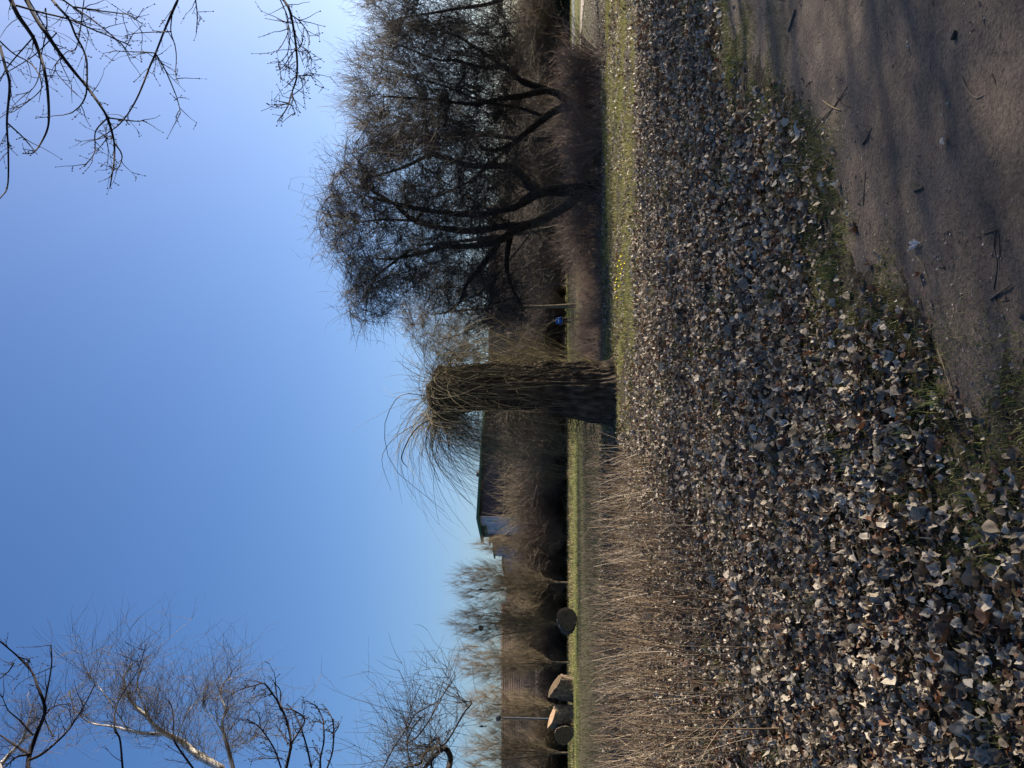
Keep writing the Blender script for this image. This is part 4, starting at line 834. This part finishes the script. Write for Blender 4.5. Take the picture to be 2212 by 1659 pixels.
# ------------------------------------------------------------------ overhanging trees close to the camera
S6 = lambda a: (.2976 * a[0], .2976 * a[1]); S7 = lambda a: (.2976 * a[0], 1165.3 + .2976 * a[1]); S8 = lambda a: (493.7 + .248 * a[0], 1316.6 + .248 * a[1]); S9 = lambda a: (493.7 + .16535 * a[0], .16535 * a[1])
S5 = lambda a: (877.8 + .248 * a[0], 1247.5 + .248 * a[1])
def overhang(label, hub, trunk_base, specs, conv, depth, mt, nside, side_L, side_r, buds=True, twigmat=None, droop=0, up=0, trunk_r=.22, trunk_mat=None, fuzz=0, fuzz_L=(.2, .6), side=None, wig=.13):
    root = thing('overhanging_tree', label, 'tree', (trunk_base[0], trunk_base[1], 0)); off = np.array([trunk_base[0], trunk_base[1], 0.0]); hub = np.array(hub, float)
    tr = smooth_poly([np.array([trunk_base[0], trunk_base[1], -.1]), np.array([trunk_base[0] * .7 + hub[0] * .3, trunk_base[1] * .7 + hub[1] * .3, hub[2] * .5]), hub], 12)
    tube_obj('trunk', [(tr - off, np.linspace(trunk_r, trunk_r * .45, 12))], trunk_mat or mt, root, 14)
    allp, allt = [], []
    for pts, r0, r1, dz in specs:
        k = len(pts); q = [P(*conv(a), depth + dz + .15 * math.sin(i * 1.3 + r0 * 900)) for i, a in enumerate(pts)]
        start = dz != 0 and False
        first = q[0]; edge = conv(pts[0])
        q = smooth_poly(q, k * 4)
        out_of_frame = edge[1] < 6 or edge[1] > 1652 or edge[0] < 2
        if out_of_frame:
            e = nrm(q[0] - q[1]); mid_ = (q[0] + hub) / 2 + e * .25 * np.linalg.norm(hub - q[0]); ext = smooth_poly([hub, mid_, q[0]], 9)[:-1]
            rr = np.concatenate([np.linspace(min(r0 * 2.2, trunk_r * .4), r0, 8), np.linspace(r0, r1, len(q))]); q = np.vstack([ext, q])
        else: rr = np.linspace(r0, r1, len(q))
        tube_obj('limb', [(q - off, rr)], mt, root, 6)
        s = 8 if out_of_frame else 0; allp.append(q[s:]); allt.append(nrm(np.gradient(q, axis=0))[s:])
    pos = np.vstack(allp); tan = np.vstack(allt); Ls, bl = [], []
    a = twigs(pos, tan, nside, side_L[0], side_L[1], side_r, 5, .8, .45, up, droop, wig, side); Ls.append(a[:2]); b = twigs(a[2], a[3], nside, side_L[0] * .4, side_L[1] * .45, side_r * .7, 3, .7, .5, up, droop, .12); Ls.append(b[:2])
    if fuzz: f = twigs(np.vstack([a[2], b[2]]), np.vstack([a[3], b[3]]), fuzz, fuzz_L[0], fuzz_L[1], side_r * .6, 4, .4, .6, up, droop, wig, side); Ls.append(f[:2])
    arr_obj('twigs', Ls, twigmat or mt, root, 3, off, kind='stuff')
    if buds:
        tips = np.vstack([a[0][:, -1], b[0][:, -1], b[0][:, 1], pos[::3] + rng.normal(0, .004, pos[::3].shape)]); n_ = len(tips); s = rng.uniform(.7, 1.3, n_)[:, None, None] * side_r * 1.35
        O = np.array([[1, 0, 0], [-1, 0, 0], [0, 1, 0], [0, -1, 0], [0, 0, 1.5], [0, 0, -1.5]]); F = np.array([[0, 2, 4], [2, 1, 4], [1, 3, 4], [3, 0, 4], [2, 0, 5], [1, 2, 5], [3, 1, 5], [0, 3, 5]])
        V = (tips - off)[:, None] + O[None] * s; T = (F[None] + (np.arange(n_) * 6)[:, None, None]).reshape(-1, 3)
        link('buds', mesh('buds', V, tris=T, mat=mt, attrs={'tint': np.repeat(rng.random(n_), 6)}), root, kind='stuff')
    return root
spec6 = [([(80, 0), (130, 110), (200, 210), (250, 290), (290, 400), (320, 500), (345, 650), (355, 850), (340, 950), (290, 1050), (240, 1110), (180, 1115)], .022, .004, .3),
 ([(190, 0), (270, 150), (350, 265), (430, 380), (530, 510), (630, 630), (710, 740), (780, 855), (820, 990), (830, 1060), (830, 1150), (815, 1260), (797, 1365)], .020, .004, 0),
 ([(830, 1040), (875, 1100), (885, 1150), (860, 1215), (830, 1230)], .007, .003, 0), ([(780, 855), (940, 875), (1010, 880), (1040, 870)], .007, .003, .001),
 ([(780, 855), (695, 950), (690, 1060), (680, 1120), (612, 1210)], .007, .003, .001), ([(820, 990), (790, 1010), (740, 980)], .005, .003, 0),
 ([(380, 0), (430, 60), (500, 140), (550, 260), (600, 350), (630, 450), (630, 620), (620, 700), (580, 770), (520, 820)], .012, .004, -.4),
 ([(1290, 0), (1245, 100), (1190, 230), (1130, 385), (1080, 500), (1035, 620), (975, 750), (900, 865), (820, 940), (705, 1010)], .013, .004, .5),
 ([(1130, 390), (1200, 510), (1265, 660), (1290, 730), (1310, 820)], .007, .003, .5), ([(1130, 385), (1050, 378), (930, 375), (830, 370), (795, 385)], .006, .003, .5),
 ([(1250, 95), (1240, 225), (1270, 330), (1280, 420), (1275, 545), (1300, 605)], .006, .003, .5), ([(1240, 230), (1180, 230), (1000, 240), (910, 258)], .006, .003, .5),
 ([(0, 340), (40, 490), (70, 620), (50, 880), (60, 1100), (55, 1350), (0, 1440)], .012, .004, -.6), ([(50, 890), (150, 980), (210, 1045), (270, 1120)], .007, .003, -.6),
 ([(2060, 0), (2110, 100), (2150, 350), (2155, 550), (2115, 680), (2085, 780), (2015, 880)], .013, .004, .2), ([(2035, 0), (2085, 115), (2090, 170), (2088, 240), (2050, 320), (2008, 378)], .006, .003, .2), ([(2088, 180), (2105, 240), (2098, 330), (2080, 400), (2020, 465)], .005, .003, .2),
 ([(2110, 105), (2165, 145), (2205, 190), (2240, 250), (2245, 310)], .006, .003, .2), ([(2208, 195), (2200, 250), (2190, 320), (2165, 355)], .004, .003, .2), ([(2148, 350), (2185, 378), (2220, 362), (2250, 400), (2262, 440)], .005, .003, .2), ([(2150, 355), (2118, 390), (2080, 450), (2050, 490), (2008, 512)], .005, .003, .2), ([(2150, 545), (2200, 548), (2240, 528)], .005, .003, .2), ([(2205, 550), (2218, 600)], .004, .003, .2), ([(2148, 555), (2100, 605), (2065, 638)], .005, .003, .2), ([(2115, 680), (2130, 725)], .004, .003, .2), ([(2095, 748), (2040, 765), (2015, 772)], .005, .003, .2), ([(2095, 748), (2125, 775), (2142, 835)], .005, .003, .2),
 ([(460, 0), (530, 50), (640, 120), (780, 230), (900, 340), (940, 400)], .009, .003, .2), ([(540, 50), (700, 75), (860, 95), (940, 110), (1020, 165)], .008, .003, .2),
 ([(120, 40), (300, 90), (500, 140), (700, 225), (800, 265), (940, 330)], .010, .003, -.2), ([(0, 300), (100, 390), (210, 450), (270, 520), (300, 600), (290, 660), (200, 740), (100, 810)], .008, .003, .7),
 ([(1420, 0), (1432, 120), (1425, 240)], .006, .003, .1), ([(330, 60), (340, 200), (300, 400), (280, 560), (220, 660), (110, 690)], .007, .003, .8), ([(250, 260), (60, 480), (0, 590)], .007, .004, .5),
 ([(410, 240), (250, 400), (60, 520), (0, 570)], .007, .003, 1.0), ([(610, 0), (560, 330), (480, 380), (400, 500), (520, 650), (550, 680)], .006, .003, .9), ([(210, 0), (430, 380), (440, 450), (520, 620)], .007, .003, .9)]
overhang('bare maple whose dark budded branches hang into the sky from the right', (5.2, 5.4, 7.6), (8.2, 4.0), [(a_, b_ * .82, c_, d_) for a_, b_, c_, d_ in spec6], S6, 5.6, M['overhead'], 280, (.06, .28), .0036, True, droop=.3, trunk_r=.2)
spec7 = [([(200, 1659), (215, 1560), (270, 1400), (320, 1280), (320, 1190), (270, 1060), (230, 960), (130, 850), (0, 740)], .020, .006, 0), ([(320, 1190), (350, 1060), (375, 900), (370, 770)], .008, .004, 0),
 ([(215, 1600), (300, 1560), (400, 1480), (500, 1380), (550, 1300), (600, 1230), (690, 1050)], .012, .004, 0), ([(385, 1430), (340, 1340), (320, 1280)], .007, .004, .01), ([(320, 1280), (400, 1210), (510, 1190)], .006, .003, 0),
 ([(215, 1560), (120, 1500), (0, 1420)], .012, .006, 0), ([(215, 1560), (120, 1580), (40, 1650)], .010, .006, 0), ([(240, 1420), (140, 1310), (60, 1240), (20, 1150)], .008, .003, 0), ([(100, 900), (60, 960), (0, 1010)], .006, .004, 0), ([(130, 850), (190, 870), (220, 880)], .005, .003, 0),
 ([(890, 1659), (870, 1450), (830, 1370), (840, 1230), (890, 1120), (1000, 950), (1060, 760)], .010, .003, 1.0), ([(1400, 1659), (1300, 1520), (1260, 1440), (1260, 1300), (1240, 1200), (1200, 1150)], .010, .003, .6),
 ([(2080, 1659), (2110, 1490), (2090, 1340), (2030, 1200), (1970, 1110), (1915, 1045), (1850, 1060), (1790, 1075)], .012, .004, .2), ([(2040, 1659), (1990, 1520), (1890, 1370), (1795, 1305)], .008, .004, .2), ([(1890, 1370), (1885, 1300)], .004, .003, .2),
 ([(2110, 1490), (2180, 1380), (2210, 1300), (2130, 1240), (2040, 1210), (2035, 1100), (1990, 1040)], .008, .004, .2), ([(2090, 1480), (2050, 1420), (2010, 1350)], .006, .003, .2), ([(2040, 1590), (1960, 1590), (1880, 1585)], .005, .003, .2)]
overhang('bare budded tree whose dark upright branches rise at the left edge', (-3.9, 6.5, 5.0), (-5.2, 6.4), spec7, S7, 6.2, M['overhead'], 170, (.07, .26), .0036, True, up=.35, trunk_r=.16)
spec8 = [([(800, 1379), (800, 1300), (830, 1150), (828, 1020), (820, 950), (770, 850), (722, 820)], .009, .004, 0), ([(860, 1379), (905, 1240), (916, 1085), (905, 960), (855, 865)], .008, .004, .1), ([(916, 1085), (950, 1030), (962, 970)], .005, .003, .1), ([(916, 1085), (880, 1060), (840, 1045)], .004, .003, .1),
 ([(800, 1280), (770, 1230), (752, 1200)], .005, .003, 0), ([(828, 1000), (790, 975), (755, 940)], .005, .003, 0), ([(500, 1379), (530, 1250), (548, 1180), (515, 1010), (480, 900), (440, 840), (400, 635)], .012, .004, .3), ([(720, 1379), (690, 1230), (650, 1090), (620, 1000), (560, 880), (505, 820)], .009, .004, .4)]
overhang('smaller budded sapling with short knobbly shoots at the left edge', (-3.9, 6.6, 4.0), (-4.9, 6.9), spec8, S8, 6.4, M['overhead'], 60, (.05, .18), .0036, True, up=.35, trunk_r=.09)
specb = [([(1600, 1659), (1480, 1590), (1390, 1530), (1320, 1470), (1200, 1410), (1130, 1360), (1060, 1280), (980, 1210), (930, 1130), (900, 1000), (960, 900)], .075, .010, 0), ([(1200, 1410), (1050, 1410), (930, 1385), (830, 1360), (650, 1330), (560, 1250)], .038, .008, .02),
 ([(1690, 1659), (1660, 1540), (1630, 1430), (1610, 1330), (1640, 1240), (1600, 1130), (1620, 1050), (1720, 990)], .042, .006, 0), ([(0, 1640), (70, 1560), (150, 1470), (190, 1380), (230, 1230)], .042, .010, 0), ([(1130, 1360), (1070, 1270), (1010, 1120), (1000, 1000), (1060, 850)], .018, .006, .02),
 ([(1280, 1450), (1350, 1280), (1430, 1180), (1560, 1100)], .012, .005, .02), ([(1630, 1430), (1560, 1310), (1480, 1230), (1470, 1180)], .012, .005, .02), ([(500, 1100), (540, 1280), (480, 1400)], .012, .006, .02), ([(930, 1385), (800, 1180), (700, 1050), (650, 1000)], .012, .005, .02), ([(1680, 1510), (1800, 1470), (1880, 1420), (1950, 1380)], .008, .004, .02)]
overhang('white barked birch with thin wind swept twigs at the left edge', (-8.6, 13.5, 8.2), (-9.5, 13), specb, S7, 13.5, M['birch'], 300, (.3, 1.2), .0045, False, M['far_twig'], up=.0, trunk_r=.2, trunk_mat=M['birch'], fuzz=2100, fuzz_L=(.3, .9), side=(.6, 0, -.25), wig=.26)
specc = [([(370, 1659), (385, 1570), (350, 1500), (310, 1495), (280, 1520), (220, 1580), (160, 1659)], .035, .022, 0), ([(350, 1500), (300, 1490), (230, 1490), (190, 1500), (140, 1560), (120, 1620), (0, 1650)], .026, .012, 0), ([(230, 1490), (200, 1450), (270, 1400), (280, 1440), (320, 1460), (380, 1390), (440, 1290), (500, 1180), (570, 1090), (480, 1070), (430, 960)], .014, .005, 0),
 ([(220, 1659), (220, 1560), (230, 1490)], .014, .010, .02), ([(0, 1450), (100, 1380), (200, 1240), (280, 1100), (340, 990), (430, 860)], .010, .004, 0), ([(0, 1340), (70, 1200), (180, 1130), (290, 1060), (400, 900)], .009, .004, .3), ([(-200, 1659), (-120, 1500), (-40, 1380), (0, 1290), (60, 1080), (130, 930)], .009, .004, .3), ([(60, 1659), (20, 1560), (10, 1430), (60, 1300), (150, 1200)], .012, .005, .2)]
overhang('corkscrew willow with a thick looping grey limb at the left edge', (-5.8, 8.2, 3.4), (-6.2, 8.2), specc, S5, 8.6, M['dark_branch'], 190, (.25, .8), .0036, False, M['twig'], up=.35, trunk_r=.14, fuzz=700, fuzz_L=(.15, .5))

# trees out of frame to the right: they stand along the path and throw the dappled shade
shv = []
for q in range(2):
    H = 9.0; lm = [(smooth_poly([(0, 0, -.1), (.05, .05, .8), (0, .1, 1.6), (.1, 0, 2.4)], 12), np.linspace(.18, .11, 12))]
    for i in range(8):
        a = i * .8 + q; z0 = 1.5 + i * .11; lm.append((smooth_poly([(0, 0, z0), (math.cos(a) * 1.1, math.sin(a) * 1.1, z0 + 2.0), (math.cos(a) * 2.3, math.sin(a) * 2.3, z0 + 5.0)], 8), np.linspace(.07, .02, 8)))
    u = nrm(rng.normal(0, 1, (420, 3))) * rng.random((420, 1)) ** .4; br, pos, tan = grow(lm, u * np.array([3.3, 3.3, 3.0]) + np.array([0, 0, 5.6]), .014, .006)
    a = twigs(pos[60:], tan[60:], 3800, .3, 1.0, .006, 3, .6, .5, .2)
    V, Q, T = tubes(lm, 8); V2, Q2, T2 = tubes(br, 4); V3, Q3, T3 = tube_arr(a[0], a[1], 3)
    shv.append((mesh('trunk', V, Q, mat=M['dark_branch'], attrs={'tint': T}), mesh('branches', V2, Q2, mat=M['dark_branch'], attrs={'tint': T2}), mesh('twigs', V3, Q3, mat=M['twig'], attrs={'tint': T3})))
for i, (x, y, s) in enumerate([(11.5, 4.5, 1.0), (14.5, 10.5, 1.15), (16.5, 2.0, 1.1), (18.5, 15.5, 1.1), (24, 8, 1.3), (13.0, -1.0, 1.0), (12.6, 7.4, .95), (12.8, 14.6, 1.1), (17.5, 9.0, 1.1)]):
    o = thing('path_tree', 'bare tree beside the dirt path, out of the picture to the right', 'tree', (x, y, 0), 'trees beside the path beyond the right edge'); o.rotation_euler = (0, 0, i * 2.1); o.scale = (s, s, s)
    for nme, me in zip(('trunk', 'branches', 'twigs'), shv[i % 2]):
        q = link(nme, me, o)
        if nme != 'trunk': q['kind'] = 'stuff'

# ------------------------------------------------------------------ small things on the ground
def stick(label, pts, r, mt, grp=None):
    q = [G(*a) for a in pts]; g = q[0].copy(); q = np.array([[a[0], a[1], float(hgt(a[0], a[1])) + .006 + r] for a in q]); q = smooth_poly(q, len(q) * 4)
    r *= .8; rr = np.linspace(r, r * .55, len(q)); off = np.array([g[0], g[1], 0.]); V, Q, T = tubes([(q - off, rr)], 5)
    o = link('stick', mesh('stick', V, Q, mat=mt, attrs={'tint': T}), None, off, label=label, category='stick')
    if grp: o['group'] = grp
    return o
E1 = lambda a: (1371.5 + .3803 * a[0], .3803 * a[1]); E2 = lambda a: (1645.8 + .2559 * a[0], 493.7 + .2559 * a[1])
pale = M['straw']; dk = M['dark_branch']
stick('pale bent stick lying on top of a darker forked twig on the path', [E1((1078, 572)), E1((1130, 605)), E1((1187, 625))], .007, pale)
stick('long dark forked twig reaching from the grass verge onto the path', [E1((1020, 755)), E1((1075, 680)), E1((1135, 620)), E1((1180, 560)), E1((1225, 495))], .006, dk)
stick('curved thin twig looping beside the pale bent stick', [E1((1165, 560)), E1((1200, 590)), E1((1250, 610))], .004, dk)
stick('kinked grey brown twig lying alone in the lit middle of the path', [E1((1895, 440)), E1((1920, 500)), E1((1970, 555)), E1((2020, 540))], .006, M['twig'])
stick('thick dark stick near the far right end of the path', [E1((880, 175)), E1((900, 110)), E1((915, 55))], .012, dk)
stick('short stout dark stick in the upper shaded part of the path', [E1((1845, 225)), E1((1860, 172))], .013, dk)
stick('broken piece of bark edged stick lying across the lower path', [E1((1615, 1085)), E1((1665, 1068))], .009, M['twig'])
stick('long thin hooked twig pointing along the near path', [E1((2040, 1640)), E1((2065, 1500)), E1((2050, 1400)), E1((2068, 1300)), E1((2080, 1380)), E1((2075, 1540))], .0035, dk)
stick('dark crooked twig at the near end of the path', [E2((1930, 600)), E2((2010, 540)), E2((2110, 470))], .006, dk)
stick('straight dark twig lying beside the grass verge', [E1((1330, 1165)), E1((1335, 1060)), E1((1340, 970))], .005, dk)
stick('slim pale curved stalk at the verge next to the straight dark twig', [E1((1283, 875)), E1((1300, 950)), E1((1325, 1005))], .0035, pale)
stick('pale dry stalk lying among grass close to the near edge', [E2((1325, 210)), E2((1400, 330)), E2((1450, 520))], .003, pale)
stick('long brown stalk crossing leaves and grass near the bottom edge', [E2((1490, 1020)), E2((1540, 1180)), E2((1600, 1370))], .004, pale)
stick('dark stick lying on the path edge in light', [E1((1320, 820)), E1((1350, 770)), E1((1370, 725))], .007, dk)
stick('thin pale root like stalk lying on the leaf carpet, left of centre', [(1780, 1095), (1810, 1120), (1840, 1150), (1860, 1180)], .0035, pale)
stick('bleached wavy stalk in front of the shoot thicket', [(1640, 1170), (1655, 1220), (1690, 1270), (1700, 1320)], .0035, pale)
for i in range(80):
    cx_, cy_ = rng.uniform(1640, 2200), rng.uniform(5, 800)
    if G(cx_, cy_)[0] < edge_x(G(cx_, cy_)[1]) + .15: continue
    a_ = rng.uniform(0, PI); l_ = rng.uniform(6, 22) * (cx_ - 1198) / 700
    stick('tiny dark twig fragment lying loose on the bare path', [(cx_, cy_), (cx_ + math.cos(a_) * l_ * .5 + rng.normal(0, 2), cy_ + math.sin(a_) * l_ * .5), (cx_ + math.cos(a_) * l_, cy_ + math.sin(a_) * l_)], rng.uniform(.0018, .0036), dk, 'tiny twig fragments on the path')
# pebbles and crumbs: nobody could count them
n = 20000; x, y = wedge(n, 2.0, 9, k=.6); k = x > edge_x(y) + .1; x, y = x[k], y[k]; n = len(x); s = rng.uniform(.0015, .006, n) * (rng.random(n) ** 2 + .35)
O = np.array([[1, 0, 0], [-1, 0, 0], [0, 1, 0], [0, -1, 0], [0, 0, .7], [0, 0, -.7]]); F = np.array([[0, 2, 4], [2, 1, 4], [1, 3, 4], [3, 0, 4], [2, 0, 5], [1, 2, 5], [3, 1, 5], [0, 3, 5]])
V = np.stack([x, y, hgt(x, y) + .012], -1)[:, None] + O[None] * s[:, None, None] * rng.uniform(.6, 1.4, (n, 6, 1)); T = (F[None] + (np.arange(n) * 6)[:, None, None]).reshape(-1, 3)
link('grit', mesh('grit', V, tris=T, mat=mat('grit_stone', [(.05, .04, .035), (.14, .11, .09), (.32, .29, .26)], 1, .8, tint=.95), smooth=False, attrs={'tint': np.repeat(rng.random(n) ** 1.6, 6)}), kind='stuff', label='fine grit and small pebbles on the dirt path', category='grit')
n = 16000; x, y = wedge(n, 2.2, 9, k=.58); d = x - edge_x(y); k = (d > -.7) & (rng.random(n) < np.interp(d, [-.7, 0, .5, 3], [1, .9, .25, .05])); x, y = x[k], y[k]; n = len(x)
V, T, ti, ve = scatter_leaves(np.stack([x, y, hgt(x, y) + .010], -1), lo, rng.uniform(.004, .013, n), .5)
link('leaf_crumbs', mesh('leaf_crumbs', V, tris=T, mat=M['leaf'], attrs={'tint': ti, 'vein': ve * 0}), kind='stuff', label='crumbled bits of trodden leaf on the verge and path edge', category='leaf litter')
# single leaves and a feather on the path
for (a_, lab, sz) in [(E1((952, 755)), 'large pale oval leaf lying alone at the corner of the verge and path', .085), (E1((1100, 745)), 'small pale leaf scrap near the forked twig', .03), (E1((1798, 797)), 'small light leaf lying in the lit part of the path', .035), (E1((1182, 1045)), 'light leaf at the grass verge by the pale stalk', .04)]:
    g = G(*a_); v, t_, ve = leaf_variant(2 if sz > .05 else 1, 12, 2); o = link('loose_leaf', mesh('loose_leaf', v, tris=t_, mat=M['leaf'], attrs={'tint': np.full(len(v), .46), 'vein': ve * .3}), None, (g[0], g[1], .03), label=lab, category='leaf'); o.scale = (sz, sz, sz); o.rotation_euler = (.2, .1, rng.uniform(0, 6))
g = G(*E1((1635, 1385))); fe = thing('feather', 'fluffy white feather lying on the path near the verge', 'feather', (g[0], g[1], .022))
m_f = mat('white_down', [(.55, .55, .55), (.75, .75, .75)], 5, .9, tint=.5)
tube_obj('quill', [(np.array([[0, -.035, .004], [.004, 0, .010], [0, .035, .006]]), np.array([.0012, .0009, .0005]))], m_f, fe)
L_ = [np.array([[0, t_, .006], [sg * .008, t_ + .008, .014 + rng.uniform(0, .01)], [sg * rng.uniform(.012, .022), t_ + .016, .010 + rng.uniform(-.004, .01)]]) for t_ in np.linspace(-.03, .03, 40) for sg in (-1, 1)]
arr_obj('barbs', [(np.array(L_), np.full((80, 3), .0005))], m_f, fe, 3, None, kind='stuff')
# yellow flowers on the bank
m_pet = plain('yellow_petal', (.75, .62, .02), 1); m_stem = plain('flower_stem', (.06, .12, .03), 1)
pet = []
for i in range(6):
    a = i * PI / 3; pet.append(np.array([[0, 0, .05], [math.cos(a - .35) * .03, math.sin(a - .35) * .03, .062], [math.cos(a) * .045, math.sin(a) * .045, .085], [math.cos(a + .35) * .03, math.sin(a + .35) * .03, .062]]))
pm = mesh('petals', np.concatenate(pet), np.arange(24).reshape(6, 4), mat=m_pet); V, Q, T = tubes([(np.array([[0, 0, 0], [.003, 0, .03], [0, 0, .052]]), np.array([.003, .003, .003]))], 5); smesh = mesh('stem', V, Q, mat=m_stem)
for (fx, fy) in [(1346, 560), (1350, 568), (1342, 572), (1352, 577), (1349, 588), (1340, 600), (1338, 607), (1350, 550), (1336, 622), (1358, 566), (1340, 640), (1345, 615)]:
    g = G(fx, fy); o = thing('yellow_flower', 'small bright yellow crocus in the grass patch on the sunny bank', 'flower', (g[0], g[1], .01), 'yellow crocuses on the bank'); o.scale = (1.2,) * 3; link('petals', pm, o); link('stem', smesh, o)
